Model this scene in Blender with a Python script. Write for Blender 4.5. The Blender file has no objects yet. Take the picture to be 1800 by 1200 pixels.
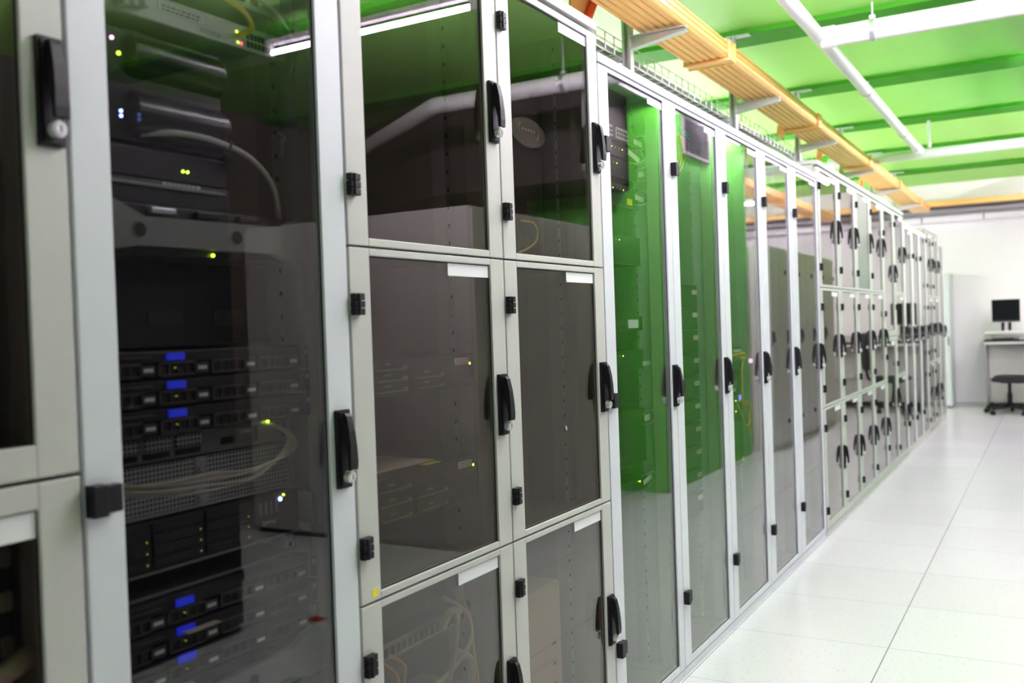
import bpy, bmesh, math, random
from mathutils import Vector, Matrix
random.seed(7)
sc = bpy.context.scene
COL = sc.collection

# ------------------------------------------------------------------ materials
def _nt(name):
    m = bpy.data.materials.new(name); m.use_nodes = True
    nt = m.node_tree
    return m, nt, nt.nodes, nt.links, nt.nodes['Principled BSDF']

def mat(name, col, rough=.5, metal=0., spec=.5, var=.0, scale=30., bump=0., bscale=600., coat=0.):
    """painted / plastic / metal surface with slight procedural variation"""
    m, nt, N, L, b = _nt(name)
    b.inputs['Roughness'].default_value = rough
    b.inputs['Metallic'].default_value = metal
    b.inputs['Specular IOR Level'].default_value = spec
    b.inputs['Coat Weight'].default_value = coat
    tc = N.new('ShaderNodeTexCoord')
    nz = N.new('ShaderNodeTexNoise'); nz.inputs['Scale'].default_value = scale
    L.new(tc.outputs['Object'], nz.inputs['Vector'])
    mx = N.new('ShaderNodeMix'); mx.data_type = 'RGBA'
    mx.inputs['A'].default_value = (*[c*(1-var) for c in col], 1)
    mx.inputs['B'].default_value = (*[min(1, c*(1+var)) for c in col], 1)
    L.new(nz.outputs['Fac'], mx.inputs['Factor'])
    L.new(mx.outputs['Result'], b.inputs['Base Color'])
    if bump:
        n2 = N.new('ShaderNodeTexNoise'); n2.inputs['Scale'].default_value = bscale
        L.new(tc.outputs['Object'], n2.inputs['Vector'])
        bp = N.new('ShaderNodeBump'); bp.inputs['Strength'].default_value = bump; bp.inputs['Distance'].default_value = .001
        L.new(n2.outputs['Fac'], bp.inputs['Height']); L.new(bp.outputs['Normal'], b.inputs['Normal'])
    return m

def emit(name, col, s):
    m, nt, N, L, b = _nt(name)
    b.inputs['Base Color'].default_value = (*[c*.5 for c in col], 1)
    b.inputs['Emission Color'].default_value = (*col, 1); b.inputs['Emission Strength'].default_value = s
    return m

def glass(name, tint):
    """flat tinted pane: every face reflects by Fresnel and lets the rest through with its tint"""
    m = bpy.data.materials.new(name); m.use_nodes = True
    nt = m.node_tree; N = nt.nodes; L = nt.links
    N.remove(N['Principled BSDF']); out = N['Material Output']
    g = N.new('ShaderNodeNewGeometry')
    d = N.new('ShaderNodeVectorMath'); d.operation = 'DOT_PRODUCT'
    L.new(g.outputs['Normal'], d.inputs[0]); L.new(g.outputs['Incoming'], d.inputs[1])
    def mth(op, a, b=None, v=None):
        n = N.new('ShaderNodeMath'); n.operation = op
        L.new(a, n.inputs[0])
        if v is not None: n.inputs[1].default_value = v
        return n
    a = mth('ABSOLUTE', d.outputs['Value'])
    s = N.new('ShaderNodeMath'); s.operation = 'SUBTRACT'; s.inputs[0].default_value = 1; L.new(a.outputs[0], s.inputs[1])
    p = mth('POWER', s.outputs[0], v=4.1); q = mth('MULTIPLY', p.outputs[0], v=.95); r = mth('ADD', q.outputs[0], v=.042)
    t = N.new('ShaderNodeBsdfTransparent'); t.inputs['Color'].default_value = (*[math.sqrt(c) for c in tint], 1)
    gl = N.new('ShaderNodeBsdfGlossy'); gl.inputs['Roughness'].default_value = 0.0
    gl.inputs['Color'].default_value = (1, 1, 1, 1)
    mx = N.new('ShaderNodeMixShader')
    L.new(r.outputs[0], mx.inputs['Fac']); L.new(t.outputs[0], mx.inputs[1]); L.new(gl.outputs[0], mx.inputs[2])
    L.new(mx.outputs[0], out.inputs['Surface'])
    return m

M = {}
M['white'] = mat('white_powder_coat', (.69, .71, .775), .42, var=.015, bump=.15, bscale=900)
M['grey'] = mat('grey_textured_paint', (.555, .55, .535), .45, var=.02, bump=.35, bscale=700)
M['inside'] = mat('cabinet_inside', (.13, .13, .125), .5, var=.05)
M['post'] = mat('frame_post', (.45, .43, .40), .5, var=.03)
M['black'] = mat('black_plastic', (.006, .006, .009), .5, spec=.3, var=.2)
M['pale'] = mat('pale_green_white_paint', (.69, .73, .69), .42, var=.015)
M['greyfar'] = mat('pale_green_grey_paint', (.53, .565, .50), .45, var=.02)
M['blackgloss'] = mat('black_gloss', (.006, .006, .009), .22, var=.2, coat=.0)
M['darkmetal'] = mat('dark_metal', (.035, .036, .04), .4, metal=.3, var=.2)
M['server'] = mat('server_black', (.022, .022, .025), .45, var=.25)
M['bay'] = mat('drive_carrier', (.10, .095, .09), .4, metal=.3, var=.2)
M['slot'] = mat('slot_dark', (.006, .006, .007), .6)
M['bezel'] = mat('grey_bezel', (.30, .30, .30), .4, metal=.2, var=.05)
M['zinc'] = mat('zinc_plated', (.62, .64, .66), .32, metal=.85, var=.08, scale=60)
M['galv'] = mat('galvanised_steel', (.66, .70, .71), .36, metal=.7, var=.12, scale=25)
M['chrome'] = mat('chrome', (.88, .88, .90), .22, metal=.55, var=.02)
M['swwhite'] = mat('pale_switch', (.70, .74, .70), .4, var=.04)
M['card'] = mat('label_card', (.86, .87, .90), .55, var=.01)
M['cardred'] = mat('label_red', (.75, .20, .18), .6)
M['cardink'] = mat('label_ink', (.12, .12, .13), .6)
M['yellow'] = mat('yellow_sticker', (.90, .78, .04), .6)
M['bluelabel'] = emit('blue_display', (.02, .04, .9), .35)
M['ledg'] = emit('led_green', (.55, 1., .05), 6)
M['leddim'] = emit('led_green_dim', (.6, .9, .1), .35)
M['ledb'] = emit('led_blue', (.25, .35, 1.), 8)
M['ledr'] = emit('led_red', (1., .08, .03), 5)
M['ledp'] = emit('led_pink', (1., .45, .9), 5)
M['cable_b'] = mat('beige_cable', (.62, .55, .46), .5, var=.05)
M['cable_w'] = mat('white_cable', (.75, .74, .70), .45, var=.04)
M['cable_y'] = mat('yellow_cable', (.80, .62, .04), .4, var=.05)
M['cable_o'] = mat('orange_cable', (.85, .30, .05), .4, var=.05)
M['cable_t'] = mat('teal_cable', (.12, .55, .50), .4, var=.05)
M['cable_k'] = mat('dark_cable', (.05, .05, .06), .5, var=.2)
M['cable_g'] = mat('grey_cable', (.24, .24, .26), .5, var=.15)
M['trough'] = mat('orange_trough', (.95, .55, .19), .38, var=.03)
M['reddish'] = mat('red_conduit', (.85, .13, .05), .45, var=.05)
M['pipe'] = mat('white_pipe', (.80, .81, .82), .35, var=.02)
M['beige'] = mat('beige_tower', (.78, .64, .56), .5, var=.03)
M['paper'] = mat('paper', (.75, .70, .68), .7, var=.03)
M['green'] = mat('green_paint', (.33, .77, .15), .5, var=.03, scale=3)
M['greenstrip'] = mat('dark_green_ceiling_band', (.05, .29, .014), .7, spec=.15, var=.03, scale=3)  # flat bands across the ceiling, a darker green than the slab
M['greenwall'] = mat('green_wall_paint', (.085, .50, .03), .5, var=.03, scale=3)
M['wallw'] = mat('white_wall_paint', (.84, .85, .85), .6, var=.015, scale=4)
M['walltan'] = mat('tan_wall_paint', (.36, .27, .25), .7, var=.03, scale=3)
M['locker'] = mat('pale_locker', (.60, .67, .66), .45, var=.02)
M['fabric'] = mat('black_fabric', (.012, .012, .015), .8, var=.3, scale=200, bump=.3)
M['screen'] = mat('monitor_screen', (.003, .006, .006), .5, spec=.08, var=.1)
M['deskg'] = mat('desk_panel_grey', (.46, .46, .445), .45, var=.03)
M['deskw'] = mat('desk_laminate', (.74, .74, .73), .45, var=.02)
M['blackrack'] = mat('black_rack', (.010, .010, .012), .5, var=.2)
M['oppal'] = mat('opposite_pale_grey', (.74, .72, .69), .5, var=.03)
M['opp'] = mat('opposite_grey', (.50, .475, .445), .5, var=.03)
M['greenpanel'] = mat('grey_green_panel', (.19, .225, .185), .45, var=.03)
M['batten'] = mat('lamp_batten', (.82, .82, .82), .4, var=.01)
M['red'] = mat('red_tag', (.55, .02, .02), .5)
M['tubefill'] = emit('bay_fill_tube', (1., .82, 1.02), 225.)  # stronger tube for the added fill lamps behind the row
M['tube'] = emit('fluorescent_tube', (1., .805, 1.05), 150.)
M['glassg'] = glass('smoked_glass_bronze', (.47, .43, .39))
M['glassw'] = glass('smoked_glass_grey', (.45, .46, .44))
M['glassc'] = glass('smoked_glass_clear', (.68, .68, .66))
M['glassb'] = glass('smoked_glass_light', (.50, .50, .50))

def floor_material():
    m, nt, N, L, b = _nt('floor_tiles')
    g = N.new('ShaderNodeNewGeometry'); sx = N.new('ShaderNodeSeparateXYZ'); L.new(g.outputs['Position'], sx.inputs[0])
    def mm(op, a, v, v2=None):
        n = N.new('ShaderNodeMath'); n.operation = op
        if hasattr(a, 'links'): L.new(a, n.inputs[0])
        else: n.inputs[0].default_value = a
        if hasattr(v, 'links'): L.new(v, n.inputs[1])
        else: n.inputs[1].default_value = v
        return n.outputs[0]
    def dist(c, off):
        f = mm('DIVIDE', mm('SUBTRACT', c, off), .6)
        fr = mm('FRACT', f, 0)
        return mm('MINIMUM', fr, mm('SUBTRACT', 1., fr)), mm('FLOOR', f, 0)
    dx, ix = dist(sx.outputs['X'], .6029); dy, iy = dist(sx.outputs['Y'], 3.9106)
    line = mm('MAXIMUM', mm('LESS_THAN', dx, .0028), mm('MULTIPLY', mm('LESS_THAN', dy, .0026), .6))
    # tile to tile tone
    cb = N.new('ShaderNodeCombineXYZ'); L.new(ix, cb.inputs[0]); L.new(iy, cb.inputs[1])
    wn = N.new('ShaderNodeTexWhiteNoise'); wn.noise_dimensions = '2D'; L.new(cb.outputs[0], wn.inputs['Vector'])
    # terrazzo flecks
    mp = N.new('ShaderNodeMapping'); mp.inputs['Scale'].default_value = (70, 30, 1); mp.inputs['Rotation'].default_value = (0, 0, .6)
    L.new(g.outputs['Position'], mp.inputs['Vector'])
    nz = N.new('ShaderNodeTexNoise'); nz.inputs['Scale'].default_value = 1.; nz.inputs['Detail'].default_value = 3; L.new(mp.outputs[0], nz.inputs['Vector'])
    rp = N.new('ShaderNodeValToRGB'); rp.color_ramp.elements[0].position = .30; rp.color_ramp.elements[1].position = .42
    rp.color_ramp.elements[0].color = (.72, .73, .755, 1); rp.color_ramp.elements[1].color = (.80, .81, .83, 1)
    L.new(nz.outputs['Fac'], rp.inputs['Fac'])
    mv = N.new('ShaderNodeMix'); mv.data_type = 'RGBA'; mv.blend_type = 'MULTIPLY'; mv.inputs['Factor'].default_value = 1
    L.new(rp.outputs['Color'], mv.inputs['A'])
    tone = N.new('ShaderNodeMapRange'); tone.inputs['To Min'].default_value = .955; tone.inputs['To Max'].default_value = 1.
    L.new(wn.outputs['Value'], tone.inputs['Value']); L.new(tone.outputs['Result'], mv.inputs['B'])
    ml = N.new('ShaderNodeMix'); ml.data_type = 'RGBA'; L.new(line, ml.inputs['Factor'])
    L.new(mv.outputs['Result'], ml.inputs['A']); ml.inputs['B'].default_value = (.16, .16, .17, 1)
    L.new(ml.outputs['Result'], b.inputs['Base Color'])
    b.inputs['Roughness'].default_value = .2; b.inputs['Specular IOR Level'].default_value = .5
    return m
M['floor'] = floor_material()

def perf_material():
    m, nt, N, L, b = _nt('perforated_zinc')
    tc = N.new('ShaderNodeTexCoord'); sx = N.new('ShaderNodeSeparateXYZ'); L.new(tc.outputs['Object'], sx.inputs[0])
    def mm(op, a, v):
        n = N.new('ShaderNodeMath'); n.operation = op; L.new(a, n.inputs[0])
        if hasattr(v, 'links'): L.new(v, n.inputs[1])
        else: n.inputs[1].default_value = v
        return n.outputs[0]
    fy = mm('FRACT', mm('MULTIPLY', sx.outputs['Y'], 125.), 0); fz = mm('FRACT', mm('MULTIPLY', sx.outputs['Z'], 125.), 0)
    h = mm('MULTIPLY', mm('GREATER_THAN', fy, .42), mm('GREATER_THAN', fz, .42))
    mx = N.new('ShaderNodeMix'); mx.data_type = 'RGBA'; L.new(h, mx.inputs['Factor'])
    mx.inputs['A'].default_value = (.60, .63, .65, 1); mx.inputs['B'].default_value = (.04, .04, .045, 1)
    L.new(mx.outputs['Result'], b.inputs['Base Color']); b.inputs['Metallic'].default_value = .5; b.inputs['Roughness'].default_value = .4
    return m
M['perf'] = perf_material()

# ------------------------------------------------------------------ mesh builder
class MB:
    def __init__(s): s.v = []; s.f = []; s.m = []; s.mats = []; s.smooth = []
    def mi(s, m):
        if m not in s.mats: s.mats.append(m)
        return s.mats.index(m)
    def add(s, vs, fs, m, sm=False):
        o = len(s.v); k = s.mi(m); s.v += [tuple(v) for v in vs]
        for f in fs: s.f.append([i+o for i in f]); s.m.append(k); s.smooth.append(sm)
        return s
    def box(s, x0, x1, y0, y1, z0, z1, m):
        x0, x1 = sorted((x0, x1)); y0, y1 = sorted((y0, y1)); z0, z1 = sorted((z0, z1))
        vs = [(x, y, z) for x in (x0, x1) for y in (y0, y1) for z in (z0, z1)]
        return s.add(vs, [(0, 1, 3, 2), (4, 6, 7, 5), (0, 4, 5, 1), (2, 3, 7, 6), (0, 2, 6, 4), (1, 5, 7, 3)], m)
    def cyl(s, a, b, r, m, n=16, r2=None, cap=True):
        a = Vector(a); b = Vector(b); r2 = r if r2 is None else r2
        d = (b-a).normalized(); u = d.orthogonal().normalized(); w = d.cross(u)
        vs = []
        for p, rr in ((a, r), (b, r2)):
            for i in range(n):
                t = 2*math.pi*i/n; vs.append(p+rr*(math.cos(t)*u+math.sin(t)*w))
        s.add(vs, [(i, (i+1) % n, n+(i+1) % n, n+i) for i in range(n)], m, True)
        if cap: s.add(vs[:n], [tuple(range(n))[::-1]], m); s.add(vs[n:], [tuple(range(n))], m)
        return s
    def tube(s, pts, r, m, n=8, sub=8):
        P = [Vector(p) for p in pts]
        Q = []
        if len(P) > 2 and sub > 1:
            E = [P[0]*2-P[1]]+P+[P[-1]*2-P[-2]]
            for i in range(1, len(E)-2):
                p0, p1, p2, p3 = E[i-1:i+3]
                for k in range(sub):
                    t = k/sub
                    Q.append(.5*((2*p1)+(p2-p0)*t+(2*p0-5*p1+4*p2-p3)*t*t+(3*p1-p0-3*p2+p3)*t**3))
            Q.append(P[-1])
        else: Q = P
        vs = []; u = None
        for i, p in enumerate(Q):
            d = (Q[min(i+1, len(Q)-1)]-Q[max(i-1, 0)]).normalized()
            u = d.orthogonal().normalized() if u is None else (u-d*u.dot(d)).normalized()
            w = d.cross(u)
            for k in range(n):
                t = 2*math.pi*k/n; vs.append(p+r*(math.cos(t)*u+math.sin(t)*w))
        fs = [(i*n+k, i*n+(k+1) % n, (i+1)*n+(k+1) % n, (i+1)*n+k) for i in range(len(Q)-1) for k in range(n)]
        fs += [tuple(range(n))[::-1], tuple(range((len(Q)-1)*n, len(Q)*n))]
        return s.add(vs, fs, m, True)
    def prism(s, poly, axis, a, b, m, sm=False):
        """poly: list of 2-D points in the two other axes (order x,y,z with axis dropped)"""
        def mk(p, t):
            return {'x': (t, p[0], p[1]), 'y': (p[0], t, p[1]), 'z': (p[0], p[1], t)}[axis]
        n = len(poly)
        vs = [mk(p, a) for p in poly]+[mk(p, b) for p in poly]
        s.add(vs, [(i, (i+1) % n, n+(i+1) % n, n+i) for i in range(n)], m, sm)
        s.add(vs, [tuple(range(n))[::-1], tuple(range(n, 2*n))], m)
        return s
    def ring(s, xa, xb, y0, y1, z0, z1, w, m):
        o = [(y0, z0), (y1, z0), (y1, z1), (y0, z1)]; i = [(y0+w, z0+w), (y1-w, z0+w), (y1-w, z1-w), (y0+w, z1-w)]
        vs = [(xa, *p) for p in o]+[(xa, *p) for p in i]+[(xb, *p) for p in o]+[(xb, *p) for p in i]
        fs = []
        for k in range(4):
            j = (k+1) % 4
            fs += [(k, j, 4+j, 4+k), (8+k, 8+j, 12+j, 12+k), (k, j, 8+j, 8+k), (4+k, 4+j, 12+j, 12+k)]
        return s.add(vs, fs, m)
    def mesh(s, name, off=(0, 0, 0)):
        me = bpy.data.meshes.new(name)
        o = Vector(off)
        me.from_pydata([tuple(Vector(v)-o) for v in s.v], [], s.f)
        for mm in s.mats: me.materials.append(mm)
        me.polygons.foreach_set('material_index', s.m); me.polygons.foreach_set('use_smooth', s.smooth)
        bm = bmesh.new(); bm.from_mesh(me); bmesh.ops.recalc_face_normals(bm, faces=bm.faces); bm.to_mesh(me); bm.free()
        me.update()
        return me

def obj(name, me, parent=None, loc=(0, 0, 0), bevel=0., seg=2):
    o = bpy.data.objects.new(name, me); COL.objects.link(o); o.location = loc
    if parent is not None: o.parent = parent
    if bevel:
        b = o.modifiers.new('edge', 'BEVEL'); b.width = bevel; b.segments = seg; b.limit_method = 'ANGLE'; b.angle_limit = math.radians(40)
    return o

def tag(o, label=None, cat=None, group=None, kind=None):
    if label: o['label'] = label
    if cat: o['category'] = cat
    if group: o['group'] = group
    if kind: o['kind'] = kind
    return o

class Thing:
    """an Empty at the thing's base; parts are built in world coordinates and parented"""
    def __init__(s, name, label, cat, loc, group=None):
        s.o = bpy.data.objects.new(name, None); COL.objects.link(s.o); s.o.empty_display_size = .05
        s.o.location = loc; s.loc = Vector(loc); tag(s.o, label, cat, group)
    def part(s, name, mb, bevel=0., parent=None, label=None, seg=2):
        o = obj(name, mb.mesh(name, s.loc), parent or s.o, (0, 0, 0), bevel, seg)
        if label: o['label'] = label
        return o
    def put(s, name, me, wloc, bevel=0., parent=None, label=None):
        o = obj(name, me, parent or s.o, Vector(wloc)-s.loc, bevel)
        if label: o['label'] = label
        return o

def single(name, mb, label, cat, loc=None, group=None, bevel=0., seg=2):
    loc = loc if loc is not None else (0, 0, 0)
    o = obj(name, mb.mesh(name, loc), None, loc, bevel, seg); tag(o, label, cat, group); return o

def struct(name, mb, bevel=0.):
    o = obj(name, mb.mesh(name), None, (0, 0, 0), bevel); o['kind'] = 'structure'; return o

def B1(*a): return MB().box(*a)

# ------------------------------------------------------------------ room shell
XL, XR, YN, YF, ZC, ZB = -5.2, 4.3, -1.8, 14.5, 3.03, 3.0
struct('floor', B1(XL, XR, YN, YF, -.1, 0, M['floor']))
struct('ceiling', B1(XL, XR, YN, YF, ZC, ZC+.12, M['green']))
struct('wall_far', B1(XL-.15, XR+.15, YF, YF+.15, 0, ZC+.1, M['wallw']))
struct('wall_near', B1(XL-.15, XR+.15, YN-.15, YN, 0, ZC+.1, M['wallw']))
struct('wall_left', B1(XL-.15, XL, YN, YF, 0, ZC+.1, M['wallw']))
struct('wall_right', B1(XR, XR+.15, YN, YF, 0, ZC+.1, M['walltan']))
struct('wall_aisle', B1(1.355, 1.60, 6.81, 9.1, 0, ZC, M['greenwall']).box(1.60, 2.5, 6.81, 9.1, 0, 2.305, M['greenwall']))
struct('baseboard_far', B1(XL, XR, YF-.012, YF, 0, .05, mat('grey_skirting', (.55, .56, .56), .5)))
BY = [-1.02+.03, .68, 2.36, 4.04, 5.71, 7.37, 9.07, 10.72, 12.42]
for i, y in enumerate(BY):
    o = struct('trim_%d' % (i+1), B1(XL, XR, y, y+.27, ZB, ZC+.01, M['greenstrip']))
# white bulkhead above the far wall's cable runs
struct('trim_%d' % (len(BY)+1), B1(XL, XR, 14.12, YF+.01, 2.80, ZC+.01, M['wallw']))

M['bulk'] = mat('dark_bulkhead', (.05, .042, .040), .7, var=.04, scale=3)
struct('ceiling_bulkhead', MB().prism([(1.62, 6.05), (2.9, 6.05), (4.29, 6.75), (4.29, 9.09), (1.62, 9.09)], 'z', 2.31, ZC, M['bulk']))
# ------------------------------------------------------------------ lamps: one mirrored in the glass, the rest added fill
def lamp(x0, x1, yc, zt, label, group, drop=.12, tm='tube'):
    """bare tube batten hung under the ceiling, along X"""
    t = Thing('ceiling_lamp', label, 'lamp', ((x0+x1)/2, yc, zt), group)
    zb = zt-drop
    t.part('batten', B1(x0, x1, yc-.022, yc+.022, zb-.03, zb, M['batten']), .004)
    for x in (x0, x1-.03): t.part('lamp_holder', B1(x, x+.03, yc-.018, yc+.018, zb-.09, zb-.03, M['batten']), .003)
    for x in (x0+.2, x1-.2): t.part('hanger_rod', MB().cyl((x, yc, zb), (x, yc, zt), .006, M['zinc'], 8))
    t.part('fluorescent_tube', MB().cyl((x0+.028, yc, zb-.068), (x1-.028, yc, zb-.068), .0145, M[tm], 14))
def fill_lamp_y(xc, y0, y1, zt, label, group, drop=.2, tm='tube', hw=.022):  # batten along Y, used only for added fill lamps
    t = Thing('ceiling_lamp', label, 'lamp', (xc, (y0+y1)/2, zt), group)
    zb = zt-drop
    t.part('batten', B1(xc-hw, xc+hw, y0, y1, zb-.03, zb, M['batten']), .004)
    if hw > .1:
        for a, b in ((xc-hw, xc-hw+.006), (xc+hw-.006, xc+hw)): t.part('reflector_side', B1(a, b, y0, y1, zb-.085, zb-.03, M['batten']))  # lips added to keep the tube's light off the ceiling
    for y in (y0, y1-.03): t.part('lamp_holder', B1(xc-.018, xc+.018, y, y+.03, zb-.09, zb-.03, M['batten']), .003)
    for y in (y0+.2, y1-.2): t.part('hanger_rod', MB().cyl((xc, y, zb), (xc, y, zt), .006, M['zinc'], 8))
    t.part('fluorescent_tube', MB().cyl((xc, y0+.028, zb-.068), (xc, y1-.028, zb-.068), .0145, M[tm], 14))
for x0, x1, y in [(.05, 1.25, 2.495), (-.05, .82, 4.175)]:  # added lamps above the frame, brightening cabinet fronts and floor
    lamp(x0, x1, y, ZB, 'added fill lamp, batten with bare tube, unseen over the near aisle', 'added aisle fill lamps')
lamp(1.12, 2.44, 3.86, ZC, 'bare fluorescent tube mirrored in the top glass of the near grey cabinets', None, .15)
lamp(2.3, 3.7, 2.495, ZB, 'added fill tube lamp over the black cabinets, out of view', None)  # added to brighten the floor that the near glass mirrors
for y in (6.67, 8.35, 10.02, 11.70):  # added lamps, set out of view to light aisle and green wall
    fill_lamp_y(1.22, y-.6, y+.6, ZC, 'added fill tube lamp along the aisle, unseen beyond the right edge', 'added fill lamps along the right side of the aisle', .02, 'tube', .13)
lamp(1.75, 2.95, 12.555, ZB, 'added fill tube lamp close to the far white wall, unseen', None)  # added out of view to brighten the far wall
lamp(1.9, 3.3, 10.855, ZB, 'added fill tube lamp over the opposite pale cabinets, unseen', None)  # added out of view to brighten the far end
for y in (6.2, 7.5, 8.8, 10.1, 11.2):  # added lamps hidden behind the row, hung low to brighten the ceiling
    fill_lamp_y(-2.65, y-.25, y+.85, ZC, 'added fill lamp hung low behind the cabinet row, out of sight', 'added fill lamps behind the row', .95, 'tubefill')

# ------------------------------------------------------------------ shared small meshes
def handle_mesh():
    b = MB()
    b.prism([(-.019, 0), (.019, 0), (.019, .150), (-.019, .150)], 'x', 0, .008, M['black'])
    b.prism([(-.015, .004), (.015, .004), (.015, .146), (-.015, .146)], 'x', .008, .012, M['black'])
    prof = [(.010, .143), (.017, .144), (.022, .138), (.028, .110), (.031, .080), (.032, .052), (.031, .036), (.024, .036), (.022, .06), (.012, .10)]
    vs = []
    W = lambda z: .0075+.0035*(1-abs(z-.05)/.1)
    n = len(prof)
    for s_ in (-1, 1):
        for x, z in prof: vs.append((x, s_*W(z), z))
    b.add(vs, [(i, (i+1) % n, n+(i+1) % n, n+i) for i in range(n)], M['black'])
    b.add(vs, [tuple(range(n))[::-1], tuple(range(n, 2*n))], M['black'])
    b.cyl((.006, 0, .132), (.017, 0, .132), .0115, M['black'], 16)
    return b.mesh('handle')
HANDLE = handle_mesh()
def lock_mesh():
    b = MB().cyl((.01, 0, .022), (.024, 0, .022), .0115, M['chrome'], 18)
    b.cyl((.024, 0, .022), (.0265, 0, .022), .0095, M['chrome'], 18, .0085)
    b.box(.0262, .0268, -.0012, .0012, .017, .027, M['slot'])
    return b.mesh('lock_cylinder')
LOCK = lock_mesh()
def hinge_mesh(w, h, two):
    b = MB()
    if two:
        b.box(0, .022, 0, w*.46, -h/2, h/2, M['black']); b.box(0, .016, w*.5, w, -h/2+.003, h/2-.003, M['black'])
    else:
        b.box(0, .014, 0, w, -h/2, -h/6-.0006, M['black']); b.box(0, .0145, 0, w, -h/6+.0006, h/6-.0006, M['black']); b.box(0, .014, 0, w, h/6+.0006, h/2, M['black'])
        b.cyl((.013, w*.35, -h/2+.001), (.013, w*.35, h/2-.001), .005, M['black'], 10)
    return b.mesh('hinge')
HINGE_W = hinge_mesh(.052, .046, True); HINGE_G = hinge_mesh(.030, .043, False)

# ------------------------------------------------------------------ cabinets
RAILH = {}
def cabinet(y0, y1, kind, label, doors, top, holes=True, rails=True, depth=.85, xf=0., flip=1, paint=None, group=None, plinth=.032):
    """doors: list of dict(z0,z1,gz0,gz1,gy0,gy1,handle,hinges,card,glass). Front plane at xf, facing +X when flip=1."""
    P = paint or M['white' if kind == 'white' else 'grey']
    t = Thing('server_cabinet', label, 'cabinet', (xf, (y0+y1)/2, 0), group)
    X = lambda d: xf-flip*d            # depth d behind the front plane
    b = MB()
    yi0, yi1 = y0+.0015, y1-.0015
    b.box(X(.024), X(depth), yi0, yi0+.016, plinth, top-.02, P); b.box(X(.024), X(depth), yi1-.016, yi1, plinth, top-.02, P)
    b.box(X(depth-.012), X(depth), yi0+.016, yi1-.016, plinth, top-.02, M['inside'])
    b.box(X(.024), X(depth-.012), yi0+.016, yi1-.016, plinth, plinth+.02, M['inside'])
    b.box(X(-.004), X(depth), yi0, yi1, top-.028, top, P)
    b.box(X(.004), X(.06), yi0, yi1, 0, plinth-.002, P); b.box(X(.06), X(depth), yi0+.02, yi1-.02, 0, plinth, M['black'])
    t.part('carcass', b, .002)
    f = MB()
    for a in (yi0+.016, yi1-.016-.032): f.box(X(.030), X(.075), a, a+.032, plinth+.02, top-.03, M['post'])
    t.part('front_post', f, .002)
    if rails:
        yc = (y0+y1)/2
        for sgn in (-1, 1):
            r = MB(); e = yc+sgn*.2415; i = e-sgn*.022
            r.box(X(.112), X(.114), min(e, i), max(e, i), plinth+.03, top-.05, M['zinc'])
            r.box(X(.114), X(.15), min(i, i+sgn*.002), max(i, i+sgn*.002), plinth+.03, top-.05, M['zinc'])
            z = plinth+.05
            while z < top-.07:
                r.box(X(.1118), X(.1120), e-sgn*.015, e-sgn*.007, z, z+.009, M['slot']); z += .0445
            t.part('mounting_rail', r)
    for d in doors:
        fr = MB(); a, c = yi0+.001, yi1-.001
        z0, z1, gz0, gz1, gy0, gy1 = d['z0'], d['z1'], d['gz0'], d['gz1'], d['gy0'], d['gy1']
        fr.box(X(0), X(.022), a, gy0, z0, z1, P); fr.box(X(0), X(.022), gy1, c, z0, z1, P)
        fr.box(X(0), X(.022), gy0, gy1, z0, gz0, P); fr.box(X(0), X(.022), gy0, gy1, gz1, z1, P)
        dr = t.part('door', fr, .0018)
        pm = d.get('glass', M['glassw' if kind == 'white' else 'glassg'])
        t.part('pane', B1(X(.007), X(.011), gy0-.004, gy1+.004, gz0-.004, gz1+.004, pm), parent=dr)
        # dark gasket round the glass
        t.part('gasket', MB().ring(X(.0055), X(.007), gy0, gy1, gz0, gz1, .0025, M['black']), parent=dr)
        if d.get('handle'):
            hz = d['handle']; hy = d.get('hy', y1-.032)
            for nm, me in (('handle', HANDLE), ('lock_cylinder', LOCK)):
                o = t.put(nm, me, (xf, hy, hz), parent=dr, bevel=.0012 if nm == 'handle' else 0)
                if flip < 0: o.scale = (-1, 1, 1)
        for hz in d.get('hinges', []):
            o = t.put('hinge', HINGE_W if kind == 'white' else HINGE_G, (xf, y0+.001, hz), parent=dr, bevel=.0015)
            if flip < 0: o.scale = (-1, 1, 1)
        cd = d.get('card')
        if cd:
            ya, yb, za, zb = cd
            t.part('label_card', B1(X(.0058), X(.0068), ya, yb, za, zb, M['card']), parent=dr)
        if d.get('sticker'):
            ya, yb, za, zb = d['sticker']
            t.part('sticker', B1(X(-.0006), X(.0), ya, yb, za, zb, M['yellow']), parent=dr, label='small yellow sticker')
    return t

def tall(y0, y1, label, gl=(.072, .552), card=True, glassm=None, hz=.991, top=2.125, paint=None):
    d = dict(z0=.036, z1=2.094, gz0=.060, gz1=2.080, gy0=y0+gl[0], gy1=y0+gl[1], handle=hz, hy=y1-.024, hinges=[1.847, 1.060, .290])
    if card: d['card'] = (y0+gl[1]-.135, y0+gl[1]-.003, 2.048, 2.073)
    if glassm: d['glass'] = glassm
    return cabinet(y0, y1, 'white', label, [d], top, paint=paint)

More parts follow.
